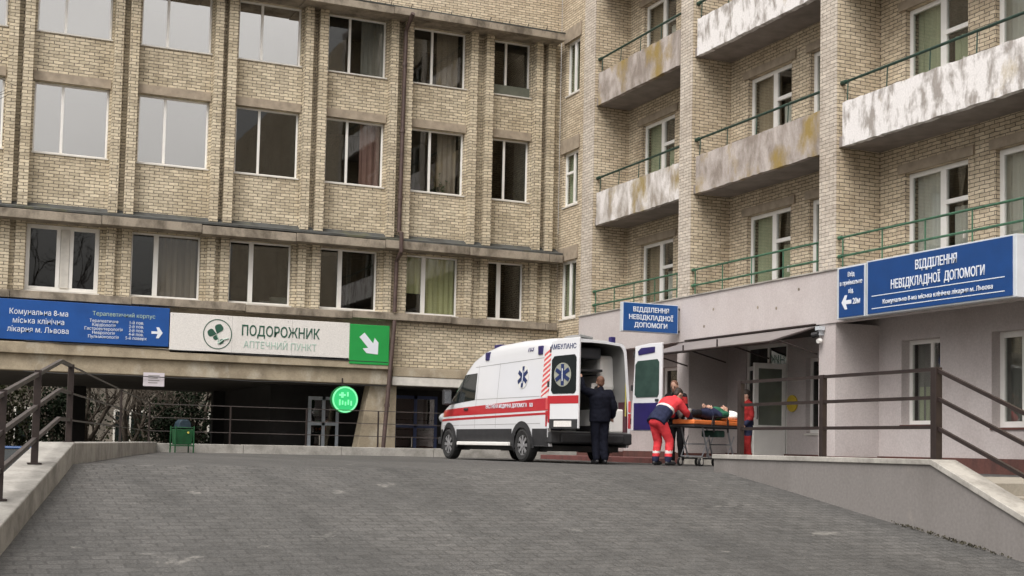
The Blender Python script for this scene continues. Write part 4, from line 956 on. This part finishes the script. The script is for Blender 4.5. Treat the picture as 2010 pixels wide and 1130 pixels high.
# inside
mb = MB(); mb.box(.5, 3.2, -.92, -.52, 1.55, 2.30); mb.build('right_locker', M['pvc'], VA, True, bevel=.08)
mb = MB(); mb.box(.15, 3.2, -.92, -.60, .66, 1.15); mb.build('right_cabinet', M['pvc'], VA, True, bevel=.03)
mb = MB(); mb.box(.4, 3.1, -.50, .86, 2.20, 2.44); mb.box(.7, 2.6, .50, .86, 1.70, 2.2); mb.box(2.2, 3.2, -.45, .8, 1.3, 2.2); mb.build('overhead_locker', plain('locker_dark', (.06, .065, .075), .5, 0, .2, 4), VA, True, bevel=.04)
mb = MB(); mb.box(.35, 2.9, -.50, .50, 1.93, 1.98); mb.tube([(.3, -.35, 1.86), (2.8, -.35, 1.86)], .02, 8); mb.build('ceiling_rail', clad, VA, True)
mb = MB(); mb.box(1.0, 1.5, .28, .86, .66, 1.12); mb.box(.98, 1.1, .28, .86, 1.12, 1.75); mb.box(.3, .6, .45, .86, .66, 1.75); mb.build('attendant_seat', plain('seat_dark_blue', (.02, .022, .04), .7, 0, .2, 5), VA, True, bevel=.05)
mb = MB(); mb.box(.55, .60, -.60, -.36, 1.42, 1.70); mb.build('equipment_box', M['s_white'], VA, True, bevel=.01)
mb = MB(); mb.tube([(.545, -.48, 1.58), (.535, -.48, 1.58)], .06, 12); mb.build('dial', clad, VA, True)
mb = MB(); mb.tube([(.02, .80, 1.0), (.02, .80, 1.7)], .02, 8); mb.tube([(.02, -.88, 1.0), (.02, -.88, 1.75)], .016, 8); mb.build('grab_rail', plain('grab_yellow', (.45, .40, .10), .5), VA, True)
mb = MB(); mb.box(.02, .34, -.94, -.90, .66, 1.30); mb.build('side_trim', plain('trim_maroon', (.07, .022, .03), .6), VA, True)

# ------------------------------------------------------------------ people
from mathutils import noise as mnoise
skin = plain('skin', (.50, .30, .22), .55, 0, .08, 20, local=True)
def remesh(mb, name, mats, parent, vox=.016, amp=.004, pick=None, smooth_it=5, extra=None):
    me = bpy.data.meshes.new(name); me.from_pydata([tuple(p) for p in mb.v], [], mb.f)
    bm = bmesh.new(); bm.from_mesh(me); bmesh.ops.recalc_face_normals(bm, faces=bm.faces); bm.to_mesh(me); bm.free()
    ob = bpy.data.objects.new(name, me); COL.objects.link(ob)
    r = ob.modifiers.new('r', 'REMESH'); r.mode = 'VOXEL'; r.voxel_size = vox
    s = ob.modifiers.new('s', 'SMOOTH'); s.iterations = smooth_it; s.factor = .5
    bpy.context.view_layer.update()
    m2 = bpy.data.meshes.new_from_object(ob.evaluated_get(bpy.context.evaluated_depsgraph_get()))
    bpy.data.objects.remove(ob); bpy.data.meshes.remove(me)
    for v in m2.vertices:
        c = v.co; d = mnoise.noise(Vector((c.x*9+3, c.y*9, c.z*14)))+.5*mnoise.noise(Vector((c.x*22, c.y*22, c.z*26+5)))
        v.co = c+v.normal*d*amp
    if extra:
        bm = bmesh.new(); bm.from_mesh(m2); base = [bm.verts.new(p) for p in extra.v]
        for f in extra.f: bm.faces.new([base[i] for i in f])
        bmesh.ops.recalc_face_normals(bm, faces=bm.faces); bm.to_mesh(m2); bm.free()
    m2.materials.clear()
    mats = mats if isinstance(mats, list) else [mats]
    for q in mats: m2.materials.append(q)
    if pick:
        for p in m2.polygons: p.material_index = pick(p.center)
    else:
        for p in m2.polygons: p.material_index = 0
    m2.polygons.foreach_set('use_smooth', [True]*len(m2.polygons)); m2.name = name
    o = bpy.data.objects.new(name, m2); COL.objects.link(o); attach(o, parent, True); return o

def loft(mb, pts, ws, ds, right, n=14):
    pts = [Vector(p) for p in pts]; rt = Vector(right).normalized(); vs = []; k = len(pts)
    for i, p in enumerate(pts):
        t_ = (pts[min(i+1, k-1)]-pts[max(i-1, 0)]).normalized(); dp = t_.cross(rt).normalized()
        for j in range(n): a = 2*math.pi*j/n; vs.append(p+rt*math.cos(a)*ws[i]+dp*math.sin(a)*ds[i])
    mb.add(vs, [(i*n+j, i*n+(j+1) % n, (i+1)*n+(j+1) % n, (i+1)*n+j) for i in range(k-1) for j in range(n)]+[tuple(range(n-1, -1, -1)), tuple((k-1)*n+j for j in range(n))])

def hand(ex, wr, d, out, grip=.6):
    """palm and five bent fingers; d points along the forearm, out is the palm's thumb side"""
    d = Vector(d).normalized(); out = Vector(out); out = (out-d*out.dot(d)).normalized(); pn = d.cross(out).normalized()
    wr = Vector(wr)
    for k, (o_, ln) in enumerate(((.030, .070), (.010, .078), (-.010, .073), (-.029, .058))):
        b = wr+d*.085+out*o_; c = b+(d*math.cos(grip*.6)+pn*math.sin(grip*.6))*ln*.5; e = c+(d*math.cos(grip*1.7)+pn*math.sin(grip*1.7))*ln*.5
        ex.tube([wr+d*.05+out*o_*.9, b, c, e], [.0095, .0095, .0085, .006], 6)
    a = wr+d*.025+out*.028; b = a+(d*.5+out*.8).normalized()*.035; c = b+(d*.85+out*.3+pn*.3).normalized()*.032
    ex.tube([a, b, c], [.012, .0105, .007], 6)

def human(name, label, loc, rz, J, jacket, trousers, shoes, hairm, right=(1, 0, 0), face=(0, 1, 0), up=None, jpick=None, tpick=None, hair=1, mitts=True, bulk=1.0, long_=0.0, group=None):
    V = {k: Vector(v) for k, v in J.items()}
    t = thing(name, label, 'person', loc, rz, group); rt = Vector(right).normalized()
    fc = Vector(face).normalized(); upv = Vector(up).normalized() if up else (V['head']-V['neck']).normalized(); hr = fc.cross(upv).normalized(); upv = hr.cross(fc).normalized()
    H = V['head']; hrot = Matrix((hr, fc, upv)).transposed()
    # body: torso core, neck, head with nose, chin and ears, arms, legs, hands
    mb = MB()
    loft(mb, [V['pel'], V['waist'], V['chest'], V['neck']], [.13, .125, .15, .06], [.10, .09, .10, .06], rt)
    mb.cap(V['neck']-upv*.03, .056, H-upv*.06, .055)
    mb.ell(H+upv*.02, (.076, .096, .108), 16, 12, 0, hrot); mb.ell(H-upv*.065+fc*.03, (.055, .062, .055), 12, 8, 0, hrot)
    mb.cap(H+fc*.088+upv*.015, .012, H+fc*.112-upv*.022, .017)
    for s in (1, -1): mb.ell(H+hr*s*.078-fc*.01-upv*.005, (.014, .022, .032), 8, 6, 0, hrot)
    for sd in 'LR':
        mb.cap(V['sh'+sd], .05, V['el'+sd], .04); mb.cap(V['el'+sd], .04, V['wr'+sd], .03)
        fa = (V['wr'+sd]-V['el'+sd]).normalized(); mb.cap(V['wr'+sd], .03, V['wr'+sd]+fa*.075, .036)
        mb.cap(V['hip'+sd], .07, V['kn'+sd], .052); mb.cap(V['kn'+sd], .052, V['an'+sd], .036); mb.cap(V['pel'], .1, V['hip'+sd], .08)
    ex = MB()
    for sd, s in (('L', -1), ('R', 1)):
        fa = (V['wr'+sd]-V['el'+sd]).normalized(); hand(ex, V['wr'+sd], fa, fc*.8-rt*s*.5, .75)
    remesh(mb, 'body', skin, t, .013, .001, None, 3, ex)
    # face features
    e = MB()
    for s in (1, -1): e.ell(H+hr*s*.032+fc*.090+upv*.022, (.013, .008, .008), 8, 5, 0, hrot)
    e.build('eyes', M['black'], t, True, smooth=60)
    e = MB(); e.ell(H+fc*.093-upv*.058, (.024, .008, .006), 8, 5, 0, hrot); e.build('mouth', plain('lip', (.32, .12, .10), .5), t, True, smooth=60)
    if hair:
        e = MB(); e.ell(H+upv*.045-fc*.022, (.084, .098, .095), 16, 10, 0, hrot); e.ell(H-fc*.055-upv*.01, (.072, .05, .075), 12, 8, 0, hrot)
        remesh(e, 'hair', hairm, t, .012, .006, None, 2)
    # jacket
    mb = MB(); hem = V['pel']+(V['pel']-V['waist']).normalized()*long_
    b = bulk
    loft(mb, [hem, V['pel'], V['waist'], V['chest'], V['chest'].lerp(V['neck'], .55), V['neck']-upv*.01], [.185*b, .19*b, .18*b, .205*b, .17*b, .075], [.135*b, .14*b, .135*b, .15*b, .12*b, .075], rt)
    for sd in 'LR':
        mb.cap(V['chest'].lerp(V['sh'+sd], .4), .10*b, V['sh'+sd], .082*b); mb.cap(V['sh'+sd], .08*b, V['el'+sd], .064*b); mb.cap(V['el'+sd], .063*b, V['wr'+sd].lerp(V['el'+sd], .08), .05*b)
    mb.cap(V['neck']-upv*.01-fc*.01, .074, V['neck']+upv*.025, .066)
    remesh(mb, 'jacket', jacket, t, .015, .007, jpick)
    mb = MB()
    mb.ell(V['pel']+(V['hipL']+V['hipR']-V['pel']*2)*.25, (.17*b, .13*b, .14)) if not up else mb.ell(V['pel'], (.16, .13, .12))
    for sd in 'LR':
        mb.cap(V['hip'+sd], .098*b, V['kn'+sd], .076*b); mb.cap(V['kn'+sd], .075*b, V['an'+sd].lerp(V['kn'+sd], .06), .062*b); mb.cap(V['pel'], .115*b, V['hip'+sd], .10*b)
    remesh(mb, 'trousers', trousers, t, .015, .006, tpick)
    for sd in 'LR':
        a = V['an'+sd]; f = V['toe'+sd]; mb = MB(); dn = (V['an'+sd]-V['kn'+sd]).normalized()
        mb.cap(a-dn*.06, .052, a+dn*.03, .05); mb.cap(a+dn*.045, .045, f+(a-f)*.15, .042); mb.cap(a+dn*.05-(f-a).normalized()*.03, .042, a+dn*.05, .042)
        remesh(mb, 'shoe', shoes, t, .013, .001, None, 2)
    return t

cl_navy = plain('cloth_dark_navy', (.008, .009, .016), .85, 0, .3, 14, .004); cl_navy2 = plain('cloth_navy', (.022, .026, .055), .85, 0, .25, 14, .004)
cl_red = plain('cloth_medic_red', (.62, .05, .06), .75, 0, .18, 9, .004); cl_dred = plain('cloth_dark_red', (.26, .022, .022), .8, 0, .3, 9, .004)
cl_black = plain('cloth_black', (.014, .013, .015), .85, 0, .3, 14, .004); cl_refl = plain('cloth_reflective', (.62, .58, .56), .5, 0, .08, 20)
cl_green = plain('cloth_green', (.03, .12, .07), .85, 0, .3, 12); shoe_b = plain('shoe_black', (.014, .014, .016), .5, 0, .2, 14)
hair_d = plain('hair_dark', (.025, .016, .011), .7, 0, .4, 40); hair_r = plain('hair_short_brown', (.13, .06, .035), .7, 0, .35, 40)

for q in (cl_navy, cl_navy2, cl_red, cl_dred, cl_black, cl_green): matt(q, .12)
stand = dict(pel=(0, 0, .95), waist=(0, .0, 1.12), chest=(0, .0, 1.36), neck=(0, -.01, 1.50), head=(0, .03, 1.645),
             shL=(-.185, -.01, 1.43), shR=(.185, -.01, 1.43), elL=(-.26, -.03, 1.16), elR=(.26, -.03, 1.16), wrL=(-.27, .07, .93), wrR=(.27, .07, .93),
             hipL=(-.095, 0, .90), hipR=(.095, 0, .90), knL=(-.105, .02, .50), knR=(.105, .02, .50), anL=(-.11, -.03, .095), anR=(.11, -.03, .095), toeL=(-.14, .15, .045), toeR=(.14, .15, .045))
def pose(**k): d = dict(stand); d.update(k); return d

human('person', 'person in dark navy jacket and trousers standing with back turned at the open van doors', (12.28, 23.50, 0), R(-4),
      pose(elL=(-.30, .20, 1.50), wrL=(-.29, .33, 1.74), elR=(.29, -.05, 1.17), wrR=(.32, .10, .96), knL=(-.08, .03, .5), knR=(.09, .0, .5), anL=(-.075, -.03, .095), anR=(.10, -.06, .095), toeL=(-.09, .15, .045), toeR=(.14, .12, .045), head=(0.01, .035, 1.65)),
      cl_navy, cl_navy, shoe_b, hair_r, bulk=1.22, face=(.15, 1, -.05), long_=.10)
def medic_pick(c):
    p, n = Vector((0, -.19, .90)), Vector((0, .29, 1.34)); k = (Vector(c)-p).dot(n-p)/(n-p).length_squared
    if c.y > .46 and abs(c.x) > .10: return 1                 # dark cuffs
    if abs(c.x) > .235 and c.y > .20: return 0
    return 1 if k < .42 else (2 if k < .50 else 0)
human('person', 'medic in bright red jacket and red trousers bending over the foot of the stretcher', (13.26, 22.62, 0), R(-74),
      pose(pel=(0, -.19, .90), waist=(0, -.04, 1.06), chest=(0, .16, 1.235), neck=(0, .29, 1.34), head=(0, .405, 1.435), shL=(-.18, .21, 1.27), shR=(.18, .21, 1.27), elL=(-.23, .34, 1.10), elR=(.23, .36, 1.10), wrL=(-.17, .56, .98), wrR=(.18, .58, .97),
           hipL=(-.095, -.17, .87), hipR=(.095, -.17, .87), knL=(-.12, -.04, .49), knR=(.13, .03, .49), anL=(-.13, -.10, .095), anR=(.15, -.03, .095), toeL=(-.15, .08, .045), toeR=(.18, .15, .045)),
      [cl_red, cl_navy2, cl_refl], [cl_red, cl_refl, cl_navy2], shoe_b, hair_d, face=(.1, .8, -.6), jpick=medic_pick, tpick=lambda c: 2 if c.z < .19 else (1 if .25 < c.z < .30 else 0), bulk=1.2, long_=.08)
human('person', 'person in black clothes with short hair standing behind the bending medic', (14.35, 23.95, 0), R(120),
      pose(pel=(0, 0, .96), chest=(0, .05, 1.38), waist=(0, .02, 1.14), neck=(0, .06, 1.52), head=(0, .12, 1.655), shL=(-.185, .05, 1.45), shR=(.185, .05, 1.45), elL=(-.27, .12, 1.2), elR=(.27, .12, 1.2), wrL=(-.16, .33, 1.08), wrR=(.16, .33, 1.08)),
      [cl_black, cl_dred], cl_black, plain('shoe_grey', (.3, .28, .26), .6), hair_r, face=(-.2, 1, -.35), jpick=lambda c: 1 if 1.30 < c.z < 1.44 and c.y > .0 else 0)
human('person', 'person in dark red uniform standing behind the end post of the ramp railing', (15.98, 23.74, .0), R(75),
      pose(pel=(0, 0, .88), waist=(0, 0, 1.03), chest=(0, .01, 1.25), neck=(0, 0, 1.385), head=(0, .04, 1.52), shL=(-.175, 0, 1.32), shR=(.175, 0, 1.32), elL=(-.23, -.02, 1.07), elR=(.23, .03, 1.07), wrL=(-.20, .12, .88), wrR=(.20, .2, .95), hipL=(-.09, 0, .84), hipR=(.09, 0, .84), knL=(-.1, .02, .47), knR=(.1, .02, .47)),
      [cl_dred, cl_navy2], [cl_dred, cl_navy2], shoe_b, hair_d, face=(0, 1, -.2), jpick=lambda c: 1 if c.z < .99 else 0, tpick=lambda c: 1 if c.z > .66 else 0)

# ------------------------------------------------------------------ stretcher with patient (local y runs from foot to head)
SX = thing('stretcher', 'orange wheeled stretcher carrying the lying patient in front of the entrance', 'stretcher', (14.58, 23.08, 0), R(-64))
orange = plain('stretcher_orange', (.72, .19, .045), .6, 0, .12, 9, .003); steel = plain('stretcher_metal', (.30, .31, .33), .35, .7, .15, 9); 
mb = MB(); mb.box(-.26, .26, -.95, .95, .845, .935); mb.box(-.25, .25, .35, .95, .935, .98); mb.build('mattress', orange, SX, True, bevel=.025)
mb = MB()
for x in (-.29, .29): mb.tube([(x, -.98, .80), (x, .98, .80)], .020, 8)
for y in (-.98, -.5, 0, .5, .98): mb.tube([(-.29, y, .80), (.29, y, .80)], .016, 8)
mb.box(-.27, .27, -.94, .94, .815, .845); mb.build('deck_frame', M['black'], SX, True)
for y0, y1 in ((-.62, -.35), (.35, .62)):
    for x in (-.25, .25):
        mb = MB(); mb.tube([(x, y0, .79), (x, (y0+y1)/2, .45), (x, y1 if y0 < 0 else y1, .16)], .018, 8); mb.tube([(x, y1, .62), (x, y0, .20)], .013, 6); mb.build('leg', steel, SX, True)
    mb = MB(); mb.tube([(-.25, (y0+y1)/2, .45), (.25, (y0+y1)/2, .45)], .014, 6); mb.tube([(-.25, y0, .2), (.25, y0, .2)], .014, 6); mb.build('cross_bar', steel, SX, True)
mb = MB()
for x in (-.25, .25): mb.tube([(x, -.66, .16), (x, .66, .16)], .018, 8)
mb.build('lower_frame', M['black'], SX, True)
for y in (-.66, 0, .66):
    for x in (-.25, .25):
        mb = MB(); mb.tube([(x-.018, y, .085), (x+.018, y, .085)], .085, 16); w_ = mb.build('wheel', M['rubber'], SX, True, smooth=40)
        mb = MB(); mb.tube([(x-.021, y, .085), (x+.021, y, .085)], .05, 12); mb.box(x-.028, x+.028, y-.014, y+.014, .08, .17); mb.build('wheel_fork', plain('castor_grey', (.5, .48, .45), .5), w_, True)
for x in (-.30, .30):
    mb = MB(); mb.tube([(x, -.35, .82), (x, -.30, 1.02), (x, .25, 1.02), (x, .30, .82)], .013, 6); mb.build('side_rail', M['black'], SX, True)
for y in (-.25, .30):
    mb = MB(); mb.box(-.285, .285, y-.025, y+.025, .80, .81); mb.box(-.30, -.285, y-.025, y+.025, .80, .96); mb.box(.285, .30, y-.025, y+.025, .70, .96); mb.build('strap', M['black'], SX, True)
mb = MB(); mb.box(-.2, .2, .05, .35, .60, .74); mb.build('equipment_bag', plain('bag_dark_green', (.02, .06, .045), .8, 0, .3, 8), SX, True, bevel=.03)
def SXp(x, y, z):
    v = Matrix.Translation((14.58, 23.08, 0)) @ Matrix.Rotation(R(-64), 4, 'Z') @ Vector((x, y, z)); return v
o = thing('pillow', 'white pillow under the patient at the head end of the stretcher', 'pillow', SXp(0, .78, .98), R(-64))
mb = MB(); mb.ell((0, 0, .06), (.23, .17, .075), 16, 10); mb.ell((0, .10, .10), (.19, .06, .10), 14, 8); remesh(mb, 'cushion', plain('pillow_white', (.74, .72, .68), .9, 0, .05, 8), o, .015, .006)
human('person', 'patient in dark clothes with green blanket lying on the orange stretcher', SXp(0, 0, .945), R(-64),
      dict(pel=(0, -.10, .12), waist=(0, .07, .13), chest=(0, .30, .15), neck=(0, .46, .17), head=(0, .62, .22), shL=(-.18, .38, .13), shR=(.18, .38, .13), elL=(-.22, .12, .11), elR=(.22, .12, .11), wrL=(-.10, -.02, .23), wrR=(.10, .0, .23),
           hipL=(-.09, -.15, .11), hipR=(.09, -.15, .11), knL=(-.10, -.52, .14), knR=(.10, -.52, .14), anL=(-.10, -.88, .09), anR=(.10, -.88, .09), toeL=(-.13, -.90, .20), toeR=(.13, -.90, .20)),
      [cl_navy2, cl_green], [cl_navy2, cl_black], plain('sock_grey', (.22, .21, .2), .8), hair_d, face=(0, -.1, 1), up=(0, 1, .1), jpick=lambda c: 1 if c.y > .12 else 0, tpick=lambda c: 1 if c.y < -.5 else 0)

# ------------------------------------------------------------------ green litter bin on the platform
B = thing('litter_bin', 'green metal litter bin on legs standing against the far kerb', 'litter bin', (5.58, 33.0, 0), R(8))
gm = plain('bin_green', (.006, .07, .022), .5, 0, .25, 8, .002)
mb = MB(); mb.prism([(-.19, -.17, .20), (.19, -.17, .20), (.23, -.21, .58), (-.23, -.21, .58)], (0, .36, 0)); mb.build('basket', gm, B, True, bevel=.015)
for x in (-.23, .23):
    for y in (-.20, .20): mb = MB(); mb.tube([(x, y, 0), (x, y, .66)], .018, 6); mb.build('leg', gm, B, True)
mb = MB(); mb.box(-.25, .25, -.22, .22, .16, .19); mb.tube([(-.23, -.2, .62), (.23, -.2, .62)], .014, 6); mb.tube([(-.23, .2, .62), (.23, .2, .62)], .014, 6); mb.build('frame', gm, B, True)
mb = MB(); mb.prism([(-.17, -.19, .60), (.17, -.19, .60), (.15, -.19, .74), (.08, -.19, .82), (-.08, -.19, .82), (-.15, -.19, .74)], (0, .36, 0)); mb.build('hood', plain('bin_hood', (.012, .03, .045), .5, 0, .2, 8), B, True, bevel=.02)
mb = MB(); mb.tube([(.08, -.225, .50), (.08, -.205, .50)], .025, 10); mb.build('badge', plain('badge_yellow', (.6, .5, .1), .5), B, True)

# ------------------------------------------------------------------ blue car parked below the left kerb
K = thing('parked_car', 'blue parked car on the low ground beyond the left kerb', 'car', (1.15, 25.2, GZ), R(84))
carp = plain('car_paint_blue', (.03, .09, .24), .25, 0, .05, 2, 0, .5)
st = [(-2.15, .35, .62, .70), (-2.05, .28, .85, .80), (-1.5, .24, .92, .86), (-.5, .22, .93, .88), (.8, .22, .92, .88), (1.3, .24, .88, .86), (1.95, .28, .74, .80), (2.12, .36, .60, .68)]
mb = MB(); vs = []
for x, zb, zt, hw in st:
    h = [(hw*.9, zb), (hw, zb+.15), (hw, (zb+zt)/2), (hw*.96, zt-.05), (hw*.86, zt), (0, zt+.02)]; vs += [(x, y, z) for y, z in h]+[(x, -y, z) for y, z in h[-2::-1]]
mb.add(vs, [(i*11+j, i*11+j+1, i*11+12+j, i*11+11+j) for i in range(7) for j in range(10)]+[tuple(range(10, -1, -1)), tuple(77+j for j in range(11))]); mb.build('body', carp, K, True, smooth=40)
def cabin(z0, z1, ins, name, mat, xs):
    mb = MB(); (a, b, c, d) = xs; w0, w1 = .80-ins, .62-ins
    mb.add([(a, w0, z0), (d, w0, z0), (d, -w0, z0), (a, -w0, z0), (b, w1, z1), (c, w1, z1), (c, -w1, z1), (b, -w1, z1)], [(0, 1, 2, 3), (4, 7, 6, 5), (0, 4, 5, 1), (2, 6, 7, 3), (1, 5, 6, 2), (0, 3, 7, 4)]); return mb.build(name, mat, K, True, bevel=.04)
cabin(.90, 1.40, 0, 'windows', vglass, (-1.95, -1.25, .25, 1.05)); mb = MB(); mb.box(-1.22, .22, -.6, .6, 1.395, 1.44); mb.build('roof', carp, K, True, bevel=.03)
for x, x2 in ((-1.95, -1.25), (1.05, .25), (-.45, -.45)):
    mb = MB()
    for s in (1, -1): mb.tube([(x, s*.805, .91), (x2, s*.63, 1.40)], .03, 5)
    mb.build('window_pillar', carp, K, True)
for x in (-1.35, 1.35):
    for s in (1, -1):
        mb = MB(); mb.tube([(x, s*.70, .31), (x, s*.90, .31)], .31, 22); w_ = mb.build('wheel', M['rubber'], K, True, smooth=40); mb = MB(); mb.tube([(x, s*.885, .31), (x, s*.91, .31)], .19, 14); mb.build('rim', alloy, w_, True)
for s in (1, -1):
    mb = MB(); mb.ell((2.02, s*.58, .62), (.10, .16, .07), 10, 6); mb.build('headlight', M['s_frame'], K, True); mb = MB(); mb.ell((-2.10, s*.60, .72), (.06, .14, .08), 10, 6); mb.build('tail_lamp', redp, K, True)

# ------------------------------------------------------------------ trees, shrubs and the building beyond the undercroft
def branch(mb, p, d, ln, r, lev, rnd, spread=.55, tips=None):
    n = 3; pts = [p]; q = p
    for i in range(n):
        d = (d+Vector((rnd.gauss(0, .13), rnd.gauss(0, .13), rnd.gauss(.03, .08)))).normalized(); q = q+d*ln/n; pts.append(q)
    mb.tube(pts, [r, r*.88, r*.76, r*.62], 7 if lev > 2 else (5 if lev > 1 else 4), caps=lev > 3)
    if tips is not None and lev <= 2: tips += pts[1:]
    if lev == 0: return
    for k in range(rnd.choice((2, 3, 3)) if lev > 1 else 2):
        a = rnd.uniform(0, 6.28); side = d.orthogonal().normalized(); side = (Matrix.Rotation(a, 3, d) @ side)
        nd = (d*math.cos(spread)+side*math.sin(spread)+Vector((0, 0, .12))).normalized(); f = rnd.uniform(.55, 1)
        branch(mb, pts[-1] if f > .8 else pts[2], nd, ln*rnd.uniform(.62, .82), r*.58, lev-1, rnd, spread*rnd.uniform(.85, 1.2), tips)
def tree(loc, h, r, lev, seed, label, leaves=0, lean=(0, 0, 1), group=None, lm='hedge', size=.12, fork=.32):
    rnd = random.Random(seed); t = thing('bare_tree' if not leaves else 'leafy_tree', label, 'tree', loc, 0, group); p = Vector(loc); d = Vector(lean).normalized()
    mb = MB(); top = p+d*h*fork; mid = p+d*h*fork*.5+Vector((rnd.uniform(-.1, .1), rnd.uniform(-.1, .1), 0)); mb.tube([p-Vector((0, 0, .1)), p+d*.15, mid, top], [r*1.35, r*1.1, r*.95, r*.8], 10); mb.build('trunk', M['bark'], t, smooth=50)
    mb = MB(); tips = []
    for k in range(3): 
        a = 6.28*k/3+rnd.uniform(-.4, .4); branch(mb, top-d*rnd.uniform(0, h*.06), (d+Vector((math.cos(a), math.sin(a), 0))*.55).normalized(), h*.24, r*.6, lev, rnd, .5, tips)
    if leaves:
        for k in range(leaves):
            c = rnd.choice(tips)+Vector((rnd.gauss(0, .22), rnd.gauss(0, .22), rnd.gauss(0, .18))); leafquad(mb, c, size*rnd.uniform(.6, 1.3), rnd)
    mb.build('crown', [M['bark'], M[lm]], t)
    return t
def leafquad(mb, c, s, rnd, m=1):
    a = Vector((rnd.gauss(0, 1), rnd.gauss(0, 1), rnd.gauss(0, 1))).normalized(); b = a.orthogonal().normalized(); b = Matrix.Rotation(rnd.uniform(0, 6), 3, a) @ b
    mb.add([c-a*s*.5, c+b*s*.3, c+a*s*.5, c-b*s*.3], [(0, 1, 2, 3)], m)
def shrub(loc, w, h, n, seed, label, lm='leafd', group=None, size=.13, name='evergreen_shrub'):
    rnd = random.Random(seed); t = thing(name, label, 'shrub', loc, 0, group); p = Vector(loc); st_ = MB(); fo = MB()
    lobes = [(p+Vector((rnd.uniform(-w*.4, w*.4), rnd.uniform(-w*.3, w*.3), h*rnd.uniform(.25, .85))), rnd.uniform(.25, .5)*w) for _ in range(9)]
    for c, r_ in lobes: st_.tube([p, p.lerp(c, .5)+Vector((rnd.uniform(-.1, .1), 0, 0)), c], [.04, .03, .012], 5)
    for k in range(n):
        c, r_ = rnd.choice(lobes); v = Vector((rnd.gauss(0, 1), rnd.gauss(0, 1), rnd.gauss(0, 1))).normalized()*r_*rnd.uniform(.35, 1.05); q = c+v
        if q.z < loc[2]+.05: continue
        leafquad(fo, q, size*rnd.uniform(.6, 1.4), rnd, 0)
    st_.build('stem', M['bark'], t); fo.build('foliage', M[lm], t)
for q in ('leafd', 'hedge', 'bark', 'leaf'): matt(M[q])
rnd = random.Random(11)
labs = ['slim bare tree seen through the undercroft near the paper notice', 'crooked bare tree seen through the dark undercroft behind the green bin', 'bare tree trunk seen through the undercroft right of the green bin', 'thin bare tree seen through the undercroft at far left']
for k, (x, y) in enumerate(((5.6, 52.5), (7.3, 53.5), (9.0, 52.0), (3.2, 51.5), (6.5, 50.5), (8.0, 55), (4.5, 54.5), (10.2, 54), (5.0, 50.0))):
    tree((x, y, GZ), 6.5, .09+.03*(k % 3), 4, 30+k, 'bare thin tree standing in the courtyard beyond the dark undercroft', group='bare courtyard trees', lean=(rnd.uniform(-.15, .15), 0, 1), fork=.22)
for k, (x, y, w, h, n) in enumerate(((2.4, 49.6, 2.2, 4.4, 2600), (3.9, 49.8, 2.0, 4.2, 2300), (9.6, 50.3, 2.3, 4.2, 2600), (11.3, 51, 2.4, 4.4, 2600), (8.3, 50.8, 1.7, 3.6, 1700), (1.0, 50.2, 2.2, 4.2, 2000), (6.9, 51.6, 1.5, 2.0, 900), (5.4, 57, 2.2, 3.6, 1700), (9.0, 58, 2.6, 4.6, 2200), (12.4, 57, 2.4, 4.4, 2000), (3.2, 58, 2.6, 4.6, 2200))):
    shrub((x, y, GZ), w, h, n, 60+k, 'dark evergreen shrub in the courtyard beyond the undercroft', 'leafd' if k % 3 else 'hedge', group='courtyard shrubs')
C = thing('courtyard_building', 'pale cream building far behind the trees beyond the undercroft', 'building', (8, 66, GZ))
mb = MB(); mb.box(-14, 34, 64, 72, GZ, 12); mb.build('wall', stained('cream_render', (.20, .175, .145), (.09, .08, .065), .5), C)
for k in range(9):
    for z in (.1, 3.4, 6.7):
        mb = MB(); x = -10+4.4*k; mb.box(x, x+1.5, 63.94, 64.0, z, z+1.6); f = mb.build('window', M['pvcd'], C); mb = MB()
        for a in (.08, .80): mb.box(x+a, x+a+.62, 63.92, 63.938, z+.1, z+1.5)
        mb.build('pane', vglass, f)
tree((-4.4, 20.5, GZ), 10.5, .12, 5, 5, 'bare tree at the left edge whose thin twigs hang before the upper windows', fork=.3, lean=(.12, .05, 1))
tree((5.5, -9.0, GZ), 19, .30, 5, 9, 'tall bare tree mirrored in the upper left windows', fork=.3)

# moss and litter at the foot of the ramp wall
rnd = random.Random(21); mb = MB()
for k in range(190):
    y = rnd.choice((rnd.gauss(11.5, .22), rnd.gauss(11.1, .3), rnd.gauss(12.2, .15))); x = 10.5-abs(rnd.gauss(0, .035))-.004
    leafquad(mb, Vector((x, y, zr(y)+rnd.uniform(.003, .035))), rnd.uniform(.02, .045), rnd, 0)
tag(mb.build('leaf_litter', plain('litter_dark', (.055, .05, .032), .95, 0, .5, 15)), kind='stuff')

for k, (z, dy) in enumerate(((2.835, 0), (2.03, .02))):
    pts = [(2.0+1.0*i, 36.385+dy, z-.03*math.sin(i*1.3)**2-.012*i*(k == 0)) for i in range(11)]
    o = thing('cable', ('black cable sagging along the ledge just below the pharmacy sign', 'thin dark cable running along the bottom edge of the concrete beam')[k], 'cable', pts[0])
    mb = MB(); mb.tube(pts, .013, 5); mb.build('wire', M['black'], o)

sg = [o for o in bpy.data.objects if o.name == 'pharmacy_sign'][0]; sd_ = plain('sheet_seam', (.42, .41, .39), .6)
for x in (7.42, 9.12):
    mb = MB(); mb.box(x, x+.008, 36.3975, 36.40, 2.71, 3.79); mb.build('sheet_seam', sd_, sg)
for x in (5.8, 7.3, 9.0, 10.7):
    for z in (2.76, 3.74): mb = MB(); mb.tube([(x, 36.392, z), (x, 36.40, z)], .014, 7); mb.build('fixing', sd_, sg)
